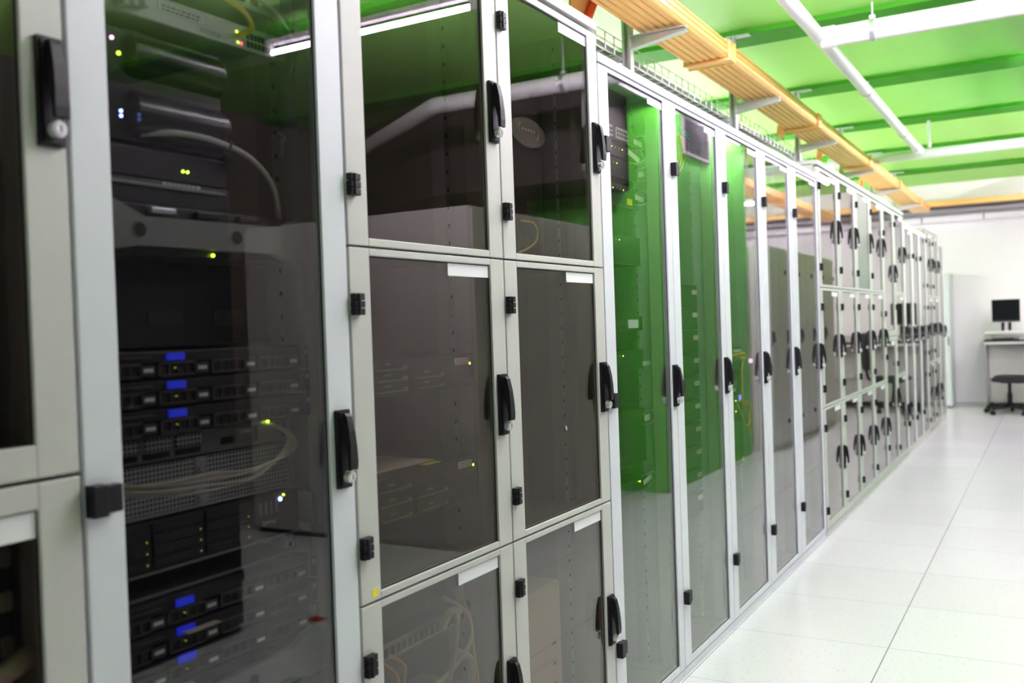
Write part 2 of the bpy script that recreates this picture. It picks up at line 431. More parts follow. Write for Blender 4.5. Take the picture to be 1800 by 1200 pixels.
def three(y0, y1, label, cards=(1, 1, 1), panel=None, sticker=False, glassm=None, rails=True, paint=None):
    g0, g1 = y0+.066, y1-.066
    D = []
    for k, (z0, z1, ga, gb, h, hh) in enumerate(((1.4695, 2.176, 1.4855, 2.157, 1.752, (2.064, 1.587)), (.7575, 1.4650, .7725, 1.4500, 1.031, (1.352, .870)), (.036, .7525, .080, .7385, .322, (.637, .150)))):
        d = dict(z0=z0, z1=z1, gz0=ga, gz1=gb, gy0=g0, gy1=g1, handle=h, hy=y1-.034, hinges=hh)
        if cards[k]: d['card'] = (g1-.180, g1, gb-.031, gb)
        if glassm: d['glass'] = glassm
        if panel is not None and k == 0 and panel: d['glass'] = M['greenpanel']
        if sticker and k == 1: d['sticker'] = (y0+.036, y0+.056, .7655, .782)
        D.append(d)
    return cabinet(y0, y1, 'grey', label, D, 2.215, rails=rails, paint=paint)

def two(y0, y1, label, glassm=None, paint=None):
    g0, g1 = y0+.066, y1-.066
    D = [dict(z0=1.114, z1=2.176, gz0=1.159, gz1=2.140, gy0=g0, gy1=g1, handle=1.566, hy=y1-.028, hinges=(1.95, 1.30)),
         dict(z0=.036, z1=1.108, gz0=.085, gz1=1.072, gy0=g0, gy1=g1, handle=.50, hy=y1-.028, hinges=(.95, .22), card=(g1-.18, g1, 1.034, 1.070))]
    if glassm:
        for d in D: d['glass'] = glassm
    return cabinet(y0, y1, 'grey', label, D, 2.215, paint=paint)

two(.258, .862, 'grey two-door cabinet cut off by the left edge of the photo')
b_d = dict(z0=.036, z1=2.094, gz0=.060, gz1=2.080, gy0=.931, gy1=1.391, handle=.999, hy=1.424, hinges=[1.847, 1.070, .290], glass=M['glassb'])
cabinet(.8645, 1.4625, 'white', 'white cabinet whose tall smoked door shows stacked servers with blue labels', [b_d], 2.125)
three(1.465, 2.0705, 'grey three-door cabinet with a small yellow sticker on its middle door', sticker=True)
three(2.0705, 2.677, 'grey three-door cabinet with the beige computer tower behind its bottom door', sticker=False)
W = .6116; Y0 = 2.680
tall(Y0, Y0+W, 'tall white cabinet touching the nearest grey pair, white cable flags inside', gl=(.076, .556), glassm=M['glassc'])
tall(Y0+W, Y0+2*W, 'tall white cabinet filled with storage shelves carrying small pale labels', glassm=M['glassc'])
tall(Y0+2*W, Y0+3*W, 'tall white cabinet with yellow patch cables and a blue light inside', glassm=M['glassc'])
tall(Y0+3*W, Y0+4*W, 'fourth tall white cabinet, right after the one with yellow patch cables', gl=(.086, .533))
tall(Y0+4*W, Y0+5*W, 'fifth tall white cabinet, just before the taller far grey block', gl=(.094, .575))
JY = [5.760, 6.358, 6.957, 7.556, 8.152]
for k in range(4):
    three(JY[k], JY[k+1], ('first three-door cabinet of the far grey block, beside the last tall white cabinet',
          'second three-door cabinet of the far grey block, left of the solid top panel',
          'far grey three-door cabinet whose top opening is a solid grey-green panel',
          'fourth three-door cabinet of the far grey block, right of the solid top panel')[k], panel=(k == 2), rails=False, paint=M['greyfar'])
two(8.152, 8.752, 'far grey two-door cabinet just past the block of four three-door ones', paint=M['greyfar'])
three(8.752, 9.352, 'lone three-door grey cabinet beyond the far two-door cabinet', rails=False, paint=M['greyfar'])
for k in range(3):
    y = 9.352+k*.566
    tall(y, y+.566, ('first of three slim white cabinets near the row end', 'middle one of three slim white cabinets near the row end',
                     'third of three slim white cabinets, next to the last grey pair')[k], gl=(.07, .505), card=(k == 0), hz=1.02, paint=M['pale'])
three(11.05, 11.65, 'last but one three-door grey cabinet before the white end cabinet', rails=False, paint=M['greyfar'])
three(11.65, 12.25, 'very last three-door grey cabinet, touching the white end cabinet', rails=False, paint=M['greyfar'])
tall(12.25, 12.83, 'white cabinet at the very end of the row', gl=(.07, .51), card=False, paint=M['pale'])

# ------------------------------------------------------------------ equipment helpers
def chassis(t, y0, y1, z0, z1, x, depth, m, ears=None, bevel=.0015):
    b = B1(x-depth, x, y0, y1, z0, z1, m)
    if ears: b.box(x-.004, x-.001, ears[0], ears[1], z0+.001, z1-.001, m)
    return t.part('chassis', b, bevel)
def led(t, x, y, z, m, r=.0028, name='status_light', parent=None):
    return t.part(name, MB().cyl((x-.002, y, z), (x+.0012, y, z), r, M[m], 10), parent=parent)
def inkcard(t, x, y0, y1, z0, z1, name='label_card', base='card', ink='cardink', rows=2, label=None):
    b = B1(x, x+.0008, y0, y1, z0, z1, M[base]); h = (z1-z0)/(rows*2+1)
    for r in range(rows):
        zz = z1-h*(2*r+2)
        yy = y0+.08*(y1-y0)
        while yy < y1-.12*(y1-y0):
            w = random.uniform(.05, .13)*(y1-y0); b.box(x+.0008, x+.0010, yy, min(yy+w, y1-.05*(y1-y0)), zz, zz+h, M[ink]); yy += w+.03*(y1-y0)
    return t.part(name, b, label=label)

RB = (.920, 1.403)   # rack width in the white server cabinet
def rack_server(z0, label, x=-.055, group=None, y=RB, strip=False):
    """one-unit server: black bezel, drive carriers, blue display"""
    z1 = z0+.0435
    t = Thing('rack_server', label, 'server', (x-.3, sum(y)/2, z0), group)
    ch = MB().box(x-.62, x-.02, y[0]+.018, y[1]-.018, z0, z1, M['server']); ch.box(x-.05, x-.008, y[0], y[1], z0+.001, z1-.001, M['server'])
    ch.box(x-.008, x, y[0], y[0]+.016, z0+.001, z1-.001, M['server']); ch.box(x-.008, x, y[1]-.016, y[1], z0+.001, z1-.001, M['server'])
    t.part('chassis', ch, .001)
    c = y[0]+.02; w = .103
    for k in range(4):
        a = c+k*(w+.008); z = z0+.003
        f = MB(); f.box(x-.012, x-.003, a, a+w, z, z+.003, M['bay']); f.box(x-.012, x-.003, a, a+w, z+.019, z+.023, M['bay'])
        f.box(x-.012, x-.003, a, a+.004, z, z+.023, M['bay']); f.box(x-.012, x-.003, a+w*.74, a+w, z, z+.023, M['bay'])
        for j in range(1, 4): f.box(x-.012, x-.005, a+.004+j*w*.175, a+.0065+j*w*.175, z+.003, z+.019, M['bay'])
        f.box(x-.003, x-.0024, a+w*.79, a+w*.97, z+.008, z+.014, M['card'])
        t.part('drive_carrier', f)
    t.part('info_display', B1(x-.010, x-.002, y[0]+.150, y[0]+.184, z1-.015, z1-.003, M['bluelabel']), label='glowing blue display strip')
    t.part('top_strip', B1(x-.009, x-.004, y[0]+.02, y[0]+.12, z1-.010, z1-.007, M['bay']))
    led(t, x-.004, y[0]+.165, z0+.016, 'leddim', .0011)
    t.part('side_badge', B1(x, x+.001, y[1]-.012, y[1]-.004, z0+.026, z0+.034, mat('badge_blue', (.25, .3, .45), .5)))
    return t

# white pale switch with ports and labels
t = Thing('network_switch', 'pale one-unit switch with yellow cables at the top of the server cabinet', 'network switch', (-.3, 1.16, 1.822))
chassis(t, RB[0]+.018, RB[1]-.018, 1.822, 1.866, -.085, .3, M['swwhite'], ears=RB)
pb = MB()
for k in range(9):
    for r in range(2): pb.box(-.0852, -.0845, 1.30+k*.0095, 1.3075+k*.0095, 1.829+r*.015, 1.840+r*.015, M['slot'])
t.part('port_row', pb)
inkcard(t, -.085, 1.10, 1.20, 1.842, 1.858); inkcard(t, -.085, 1.185, 1.24, 1.828, 1.838)
led(t, -.085, 1.276, 1.851, 'ledg', .002); led(t, -.085, 1.278, 1.832, 'ledg', .002); led(t, -.085, 1.286, 1.832, 'ledr', .0026)
t2 = Thing('patch_bay', 'pale patch panel cut by the top edge, above the pale switch', 'patch panel', (-.3, 1.16, 1.905))
chassis(t2, RB[0], RB[1], 1.905, 1.950, -.095, .2, M['swwhite'])
pb = MB()
for k in range(12): pb.box(-.0952, -.0945, .95+k*.034, .97+k*.034, 1.915, 1.935, M['slot'])
t2.part('port_row', pb)
def cable(name, pts, r, m, label, cat='cable', group=None):
    return single(name, MB().tube(pts, r, M[m]), label, cat, pts[0], group)
for k in range(3):
    cable('patch_cable', [(-.085, 1.278+.004*k, 1.846), (-.05, 1.274+.004*k, 1.852), (-.045, 1.25, 1.872+.004*k), (-.055, 1.18, 1.892+.004*k), (-.07, 1.08, 1.905+.006*k), (-.085, 1.03, 1.93)], .0028, 'cable_y',
          'yellow patch cable plugged into the pale switch', group='yellow cables on the pale switch')
cable('patch_cable', [(-.085, 1.30, 1.92), (-.04, 1.31, 1.90), (-.04, 1.36, 1.87), (-.07, 1.41, 1.84), (-.1, 1.425, 1.80)], .0026, 'cable_w', 'white cable arching beside the pale switch to the rack post')
tr = MB()
for k, y in enumerate((1.018, 1.036, 1.058)): tr.box(-.085, -.066, y, y+.011, 1.826+.004*k, 1.842+.003*k, M['cable_w'])
single('plug_cluster', tr, 'cream plugs at the left end of the pale switch', 'plug', (-.085, 1.04, 1.82), bevel=.002)

# shelf devices with narrow width
ND = (.93, 1.248)
t = Thing('storage_appliance', 'glossy black box with a yellow and a blue light under the pale switch', 'storage box', (-.25, 1.09, 1.618))
chassis(t, ND[0], 1.244, 1.618, 1.800, -.095, .32, M['blackgloss'], bevel=.004)
pr = MB()
prof = [(-.095, 1.70), (-.078, 1.695), (-.068, 1.672), (-.070, 1.648), (-.082, 1.632), (-.095, 1.628)]
pr.prism(prof, 'y', 1.045, 1.238, M['blackgloss'], True)
prof = [(-.095, 1.79), (-.082, 1.787), (-.074, 1.765), (-.078, 1.738), (-.095, 1.722)]
pr.prism(prof, 'y', 1.045, 1.238, M['blackgloss'], True)
t.part('front_flap', pr)
led(t, -.094, 1.027, 1.756, 'ledg', .003); led(t, -.094, 1.027, 1.664, 'ledb', .0026); led(t, -.094, 1.027, 1.656, 'ledb', .0026); led(t, -.094, 1.015, 1.778, 'ledp', .003)
t = Thing('disk_enclosure', 'black slotted enclosure with two green lights side by side', 'storage box', (-.25, 1.09, 1.562))
chassis(t, ND[0], ND[1], 1.562, 1.612, -.095, .34, M['server'], bevel=.003)
g = MB()
for k in range(6): g.box(-.0952, -.094, ND[0]+.01, ND[1]-.008, 1.569+k*.007, 1.571+k*.007, M['darkmetal'])
t.part('front_slots', g)
led(t, -.094, 1.148, 1.582, 'ledg', .0024); led(t, -.094, 1.158, 1.582, 'ledg', .0024)
t = Thing('shelf_drawer', 'dark grey drawer unit with a pale lip under the slotted enclosure', 'drawer unit', (-.25, 1.09, 1.517))
chassis(t, ND[0], ND[1], 1.517, 1.560, -.09, .35, M['darkmetal'], bevel=.003)
t.part('drawer_lip', B1(-.09, -.084, ND[0], 1.235, 1.547, 1.553, M['bezel']), .001)
inkcard(t, -.0895, 1.10, 1.18, 1.553, 1.559)
cable('power_cable', [(-.09, 1.06, 1.632), (-.07, 1.12, 1.640), (-.062, 1.20, 1.636), (-.065, 1.28, 1.618), (-.075, 1.345, 1.575), (-.09, 1.372, 1.515), (-.11, 1.375, 1.48)], .0052, 'cable_w',
      'white cable arching from the black boxes down to the right rack post')
cable('cable_tie', [(-.055, 1.222, 1.628), (-.058, 1.226, 1.641), (-.072, 1.226, 1.640), (-.072, 1.222, 1.622), (-.056, 1.218, 1.612)], .002, 'cable_k', 'black tie round the arching white cable', 'cable tie')
cable('cable_tie', [(-.108, 1.398, 1.69), (-.095, 1.404, 1.678), (-.1, 1.398, 1.668), (-.108, 1.408, 1.66), (-.104, 1.40, 1.645)], .0028, 'cable_w', 'white ribbon tied on the right rack post', 'ribbon')

def bezel_server(zc, label, y=RB, x=-.05):
    t = Thing('bezel_server', label, 'server', (x-.3, sum(y)/2, zc-.042))
    t.part('chassis', B1(x-.6, x-.02, y[0]+.012, y[1]-.012, zc-.041, zc+.041, M['server']), .002)
    a, c = y
    poly = [(a, zc-.042), (a+.03, zc-.040), (a+.10, zc-.028), (c-.085, zc-.028), (c-.045, zc-.042), (c, zc-.042), (c, zc+.042), (c-.03, zc+.042), (c-.075, zc+.022), (a+.11, zc+.018), (a+.05, zc+.042), (a, zc+.042)]
    b = MB().prism(poly, 'x', x-.018, x, M['bezel'])
    t.part('bezel', b, .003)
    for yy in (a+.098, a+.303):
        r = MB().cyl((x-.001, yy, zc-.004), (x+.0015, yy, zc-.004), .0135, M['bezel'], 24); r.cyl((x+.0015, yy, zc-.004), (x+.002, yy, zc-.004), .0115, M['slot'], 24)
        t.part('round_badge', r)
    for k in range(3):
        yy = a+.13+k*.095
        t.part('drive_latch', B1(x-.02, x-.008, yy, yy+.05, zc+.026, zc+.036, M['zinc' if k == 0 else 'darkmetal']), .002)
    led(t, x-.016, a+.262, zc-.036, 'ledg', .0028)
    return t
bezel_server(1.474, 'server with a wide grey bezel and two round black badges above the dark gap')
t = Thing('blank_panel', 'black blank filler panel between the grey bezel and the blue-label servers', 'blank panel', (-.14, 1.16, 1.285))
pp = B1(-.145, -.14, RB[0], RB[1], 1.284, 1.428, M['slot'])
t.part('filler_plate', pp)
g = MB()
for y in (1.10, 1.245): g.box(-.1395, -.138, y, y+.075, 1.318, 1.345, M['server'])
t.part('filler_clip', g)
for k, n in enumerate(('top', 'middle', 'bottom')):
    rack_server(1.233-k*.0465, '%s one of three black servers with blue strips above the perforated panels' % n)

# perforated panels + rear of a server
t = Thing('perforated_panel', 'grey perforated metal panels with beige cables drooping across', 'panel', (-.15, 1.16, 1.002))
for k, (a, c) in enumerate(((1.004, 1.046), (1.049, 1.090))):
    pl = MB().box(-.106, -.102, RB[0], 1.155, a, c, M['perf']).box(-.106, -.102, 1.18, RB[1]-.02, a, c, M['perf'])
    pl.box(-.107, -.1, 1.155, 1.18, a, c, M['zinc']).box(-.107, -.1, RB[1]-.02, RB[1], a, c, M['zinc']).box(-.107, -.098, RB[0], RB[1], a, a+.004, M['zinc'])
    t.part('perforated_plate', pl)
    s_ = MB().cyl((-.1, 1.167, (a+c)/2), (-.094, 1.167, (a+c)/2), .0055, M['chrome'], 12)
    t.part('thumb_screw', s_)
t = Thing('rear_server', 'server back with vent blocks and grey frame above the perforated panels', 'server', (-.3, 1.16, 1.092))
chassis(t, RB[0]+.018, RB[1]-.018, 1.093, 1.137, -.106, .5, M['bezel'], ears=RB)
for k in range(3):
    y = .985+k*.066
    t.part('vent_block', MB().box(-.106, -.1, y, y+.055, 1.112, 1.132, M['perf']).box(-.106, -.1035, y, y+.055, 1.098, 1.108, M['slot']), .001)
pb = MB()
for y in (1.30, 1.375): pb.box(-.1062, -.104, y, y+.010, 1.1, 1.130, M['slot'])
pb.box(-.1062, -.104, 1.22, 1.25, 1.104, 1.116, M['slot']); t.part('port_row', pb)
t.part('connector_latch', B1(-.106, -.097, 1.262, 1.29, 1.119, 1.128, M['card']), .003)
led(t, -.1, 1.333, 1.1345, 'ledg', .003)
for k in range(6):
    d = k*.004
    cable('beige_cable', [(-.1, 1.315+.005*k, 1.128), (-.075, 1.335+.004*k, 1.122-d*.3), (-.062+.004*(k % 2), 1.345+.004*k, 1.098-d*.4), (-.058, 1.305+.006*k, 1.068+d*.2), (-.06+.006*(k % 2), 1.24, 1.040+d*1.3-.003*(k % 3)), (-.062, 1.14+.01*(k % 2), 1.036+d*1.2+.004*(k % 2)), (-.066+.005*(k % 3), 1.03, 1.046+d*.9), (-.08, .96, 1.058+d*.8)], .0026, 'cable_b',
          'beige cable in the bundle drooping over the perforated panels', group='beige cable bundle')

# NAS box
t = Thing('storage_server', 'black two-unit storage box with bright blue and green lights', 'storage box', (-.3, 1.16, .917))
chassis(t, RB[0]+.01, RB[1]-.01, .917, .999, -.095, .45, M['server'], ears=RB)
for r in range(4):
    for c in range(3):
        y = RB[0]+.022+c*.112; z = .922+r*.0188
        f = MB().box(-.095, -.09, y, y+.106, z, z+.0168, M['server']).box(-.0905, -.0895, y+.008, y+.07, z+.006, z+.010, M['darkmetal'])
        dd = t.part('drive_tray', f, .0008)
        if r < 3: led(t, -.0895, y+.098, z+.008, 'leddim', .0012, parent=dd)
f = MB()
for k in range(4): f.box(-.0945, -.0935, 1.298+k*.0135, 1.303+k*.0135, .962, .985, M['bezel'])
t.part('vent_slots', f)
led(t, -.094, 1.352, .9845, 'ledb', .0042); led(t, -.094, 1.361, .991, 'ledg', .0022)
t.part('bottom_lip', B1(-.095, -.090, RB[0], RB[1], .9135, .917, M['bezel']))
t.part('side_bracket', B1(-.1, -.06, 1.402, 1.406, .93, .99, M['bezel']))
fc = bpy.data.curves.new('brand_lettering', 'FONT'); fc.body = 'Synology'; fc.size = .0105; fc.extrude = .0002; fc.materials.append(M['card'])
tmp = bpy.data.objects.new('lettering_source', fc); COL.objects.link(tmp); bpy.context.view_layer.update()
me_ = bpy.data.meshes.new_from_object(tmp.evaluated_get(bpy.context.evaluated_depsgraph_get())); bpy.data.objects.remove(tmp)
fo = obj('brand_lettering', me_, t.o)
fo.location = Vector((-.0932, 1.302, .944))-t.loc; fo.rotation_euler = (math.pi/2, 0, math.pi/2)

t = Thing('rack_shelf', 'empty black shelf with a pale front edge under the storage box', 'shelf', (-.3, 1.16, .88))
t.part('shelf_plate', B1(-.5, -.09, RB[0], RB[1], .878, .8805, M['server'])); t.part('front_edge', B1(-.09, -.088, RB[0], RB[1], .8765, .8815, M['bezel']))
for k, n in enumerate(('upper', 'middle', 'lowest')):
    rack_server(.829-k*.0465, '%s black server below the empty shelf, near the cabinet bottom' % n)
t = Thing('note_strip', 'brownish paper strip lying over the lower black servers', 'paper strip', (-.05, 1.12, .815))
t.part('paper', B1(-.056, -.040, 1.075, 1.145, .8145, .8165, M['beige']), .0005)
bezel_server(.690, 'upper grey-bezel server with round badges at the cabinet bottom')
bezel_server(.600, 'lower grey-bezel server with round badges at the cabinet bottom')
t = Thing('storage_server', 'black unit with a violet-blue light under the lower grey bezels', 'storage box', (-.3, 1.16, .46))
chassis(t, RB[0]+.01, RB[1]-.01, .47, .55, -.09, .45, M['server'], ears=RB)
led(t, -.088, 1.315, .535, 'ledb', .004)
for k in range(3): led(t, -.088, 1.335, .545-k*.007, 'ledg', .0014)

# cabinet A devices
t = Thing('disk_array', 'dark disk array with small grey squares behind the lower left-edge door', 'storage box', (-.3, .56, .8))
chassis(t, .32, .80, .70, 1.05, -.07, .5, M['slot'])
for k in range(3):
    z = .99-k*.062
    t.part('drive_tray', B1(-.07, -.064, .775, .795, z, z+.028, M['bezel']), .003)
    led(t, -.066, .762, z-.012, 'cable_w', .003, 'drive_screw')
t = Thing('ribbed_module', 'dark module with fine horizontal ribs behind the upper left-edge door', 'server', (-.3, .56, 1.2))
chassis(t, .32, .79, 1.18, 2.05, -.10, .5, M['server'])
g = MB()
for k in range(58): g.box(-.1, -.0985, .33, .78, 1.19+k*.0147, 1.1915+k*.0147, M['bay'])
t.part('rib_panel', g)
cable('beige_cable', [(-.03, .70, .84), (-.035, .76, .856), (-.045, .80, .865), (-.07, .81, .855)], .016, 'cable_b', 'thick tan cable end behind the lower left-edge door')

# cabinet C devices
RC = (1.528, 2.010)
def green_server(z0, z1, label):
    t = Thing('rack_server', label, 'server', (-.3, 1.77, z0))
    x = -.062
    chassis(t, RC[0], RC[1], z0, z1, x, .55, M['darkmetal'])
    for c, (ya, yb) in enumerate(((1.60, 1.715), (1.745, 1.86))):
        for r in range(3):
            if c == 1 and r == 2: continue
            z = z0+.006+r*(z1-z0)*.30
            f = MB().box(x, x+.004, ya, yb, z, z+(z1-z0)*.26, M['server']); f.box(x+.004, x+.010, ya+.012, yb, z+.001, z+.004, mat('green_lever', (.10, .28, .10), .5))
            f.box(x+.004, x+.008, ya+.04, ya+.062, z+.013, z+.017, M['greenpanel']); f.cyl((x+.004, yb-.003, z+.006), (x+.012, yb-.003, z+.006), .004, M['bezel'], 8)
            t.part('drive_carrier', f)
    inkcard(t, x, 1.925, 1.985, z1-.026, z1-.010, ink='cardred', label='white label with red print')
    g = MB()
    for k in range(7): g.box(x, x+.0008, 1.885, 1.965, z0+.012+k*.007, z0+.014+k*.007, M['server'])
    t.part('front_vents', g)
    led(t, x, 1.992, z1-.025, 'ledg', .0032)
    return t
t = green_server(1.157, 1.236, 'dark server with red label and red light in the middle compartment')
led(t, -.062, 1.603, 1.215, 'ledr', .004)
green_server(.880, .985, 'dark server with papers lying on it in the middle compartment')
pa = B1(-.35, -.10, 1.56, 1.88, .9855, .988, M['paper']); single('paper_sheets', pa, 'loose paper sheets lying on the lower dark server', 'paper', (-.2, 1.7, .9855))
single('yellow_note', B1(-.085, -.066, 1.80, 1.86, .9855, .987, M['yellow']), 'yellow note on the front edge of the lower dark server', 'note', (-.08, 1.83, .9855))
t = Thing('rack_shelf', 'grey shelf floor of the top compartment in the yellow-sticker cabinet', 'shelf', (-.4, 1.77, 1.466)); t.part('shelf_plate', B1(-.83, -.03, 1.49, 2.045, 1.462, 1.468, M['inside']))
t = Thing('rack_shelf', 'shelf floor under the two dark servers, above the cable tangle', 'shelf', (-.4, 1.77, .755)); t.part('shelf_plate', B1(-.83, -.03, 1.49, 2.045, .752, .758, M['inside']))
t = Thing('rack_shelf', 'shelf floor under the black tower server', 'shelf', (-.4, 2.37, 1.466)); t.part('shelf_plate', B1(-.83, -.03, 2.095, 2.652, 1.462, 1.468, M['inside']))
t = Thing('rack_shelf', 'shelf floor of the empty middle compartment above the beige tower', 'shelf', (-.4, 2.37, .755)); t.part('shelf_plate', B1(-.83, -.03, 2.095, 2.652, .752, .758, M['inside']))
t = Thing('patch_bay', 'patch panel with a row of ports behind the bottom door, under a cable tangle', 'patch panel', (-.2, 1.77, .575))
chassis(t, RC[0], RC[1], .572, .612, -.095, .06, M['bezel'])
pb = MB()
for k in range(20): pb.box(-.0955, -.0945, 1.545+k*.022, 1.561+k*.022, .580, .600, M['slot'])
t.part('port_row', pb)
for k, (pts, r, m) in enumerate((
        ([(-.06, 1.90, .68), (-.05, 1.885, .62), (-.05, 1.86, .53), (-.05, 1.82, .44), (-.06, 1.79, .36)], .006, 'cable_b'),
        ([(-.06, 1.89, .68), (-.045, 1.87, .60), (-.045, 1.85, .52), (-.05, 1.80, .43), (-.06, 1.76, .36)], .006, 'cable_b'),
        ([(-.06, 1.84, .67), (-.05, 1.88, .645), (-.05, 1.93, .60), (-.045, 1.925, .545), (-.05, 1.86, .50), (-.06, 1.74, .475), (-.06, 1.66, .46)], .0055, 'cable_b'),
        ([(-.06, 1.83, .60), (-.05, 1.85, .635), (-.05, 1.89, .625)], .009, 'cable_b'),
        ([(-.06, 1.885, .53), (-.05, 1.93, .50), (-.05, 1.935, .44)], .009, 'cable_b'),
        ([(-.06, 1.90, .67), (-.05, 1.935, .60), (-.05, 1.945, .52), (-.05, 1.96, .44), (-.06, 1.98, .36)], .004, 'cable_y'),
        ([(-.09, 1.62, .59), (-.06, 1.65, .55), (-.06, 1.64, .50), (-.07, 1.63, .44)], .004, 'cable_o'),
        ([(-.09, 1.66, .59), (-.06, 1.68, .56), (-.06, 1.665, .51), (-.07, 1.66, .46)], .004, 'cable_o'))):
    cable('patch_cable', pts, r, m, ('pale beige cable in the tangle behind the bottom door', 'thin yellow cable at the right of the tangle', 'orange patch cable at the left of the tangle')[0 if m == 'cable_b' else 1 if m == 'cable_y' else 2],
          group=('pale cable tangle', None, 'orange patch cables behind the bottom door')[0 if m == 'cable_b' else 1 if m == 'cable_y' else 2])
single('cable_box', B1(-.2, -.06, 1.80, 1.94, .34, .44, M['paper']), 'pale box standing below the cable tangle', 'box', (-.13, 1.87, .34), bevel=.004)

# cabinet D devices
t = Thing('computer_tower', 'beige desktop computer tower with drive bays behind the bottom door', 'computer', (-.3, 2.27, .06))
x = -.10
t.part('case', B1(x-.42, x, 2.13, 2.515, .06, .545, M['beige']), .012, seg=3)
f = MB()
for k in range(5): f.box(x, x+.006, 2.30, 2.47, .10+k*.058, .148+k*.058, M['beige'])
for k in range(5): f.box(x+.006, x+.0066, 2.44, 2.463, .136+k*.058, .142+k*.058, M['cardink'])
t.part('drive_bay', f, .002)
f = MB().box(x, x+.004, 2.17, 2.285, .09, .50, M['beige']); t.part('front_column', f, .003)
t.part('power_button', MB().cyl((x+.004, 2.19, .40), (x+.010, 2.19, .40), .012, M['bezel'], 16))
x = -.14
t = Thing('tower_server', 'black ribbed tower server with an oval badge behind the top door', 'server', (-.3, 2.3, 1.468))
t.part('case', B1(x-.45, x, 2.10, 2.556, 1.468, 1.98, M['darkmetal']), .01, seg=3)
f = MB()
for k in range(26): f.box(x, x+.006, 2.30+k*.0095, 2.3045+k*.0095, 1.49, 1.815, M['bay'])
t.part('ribbed_front', f)
el = MB(); n = 28
pts = [(2.46+.105*math.cos(2*math.pi*i/n), 1.862+.042*math.sin(2*math.pi*i/n)) for i in range(n)]
el.prism(pts, 'x', x-.001, x+.012, M['bezel'])
bd = t.part('oval_badge', el, .004)
f = MB()
for k in range(5): f.cyl((x+.012, 2.425+k*.017, 1.868), (x+.0135, 2.425+k*.017, 1.868), .0045, M['card'], 10)
f.tube([(x+.013, 2.41, 1.885), (x+.013, 2.398, 1.865), (x+.013, 2.41, 1.845)], .0018, M['card'], 6); f.tube([(x+.013, 2.51, 1.885), (x+.013, 2.522, 1.865), (x+.013, 2.51, 1.845)], .0018, M['card'], 6)
t.part('badge_marks', f, parent=bd)
cable('patch_cable', [(-.13, 2.40, 1.60), (-.11, 2.44, 1.595), (-.11, 2.462, 1.57), (-.115, 2.455, 1.54), (-.13, 2.41, 1.515), (-.15, 2.35, 1.50)], .0032, 'cable_y', 'yellow cable looping in front of the black tower server')
single('name_plate', B1(-.83, -.826, 2.80-.30, 2.86-.30, 1.20, 1.235, M['black']), 'small black plate on the back of the empty middle compartment', 'plate', (-.83, 2.53, 1.2))
single('paper_scrap', MB().prism([(2.394, 1.015), (2.402, 1.012), (2.405, 1.004), (2.398, 1.0), (2.397, 1.008)], 'x', -.0059, -.0050, M['card']), 'torn white paper scrap stuck on the empty compartment glass', 'paper scrap', (-.005, 2.4, 1.0))

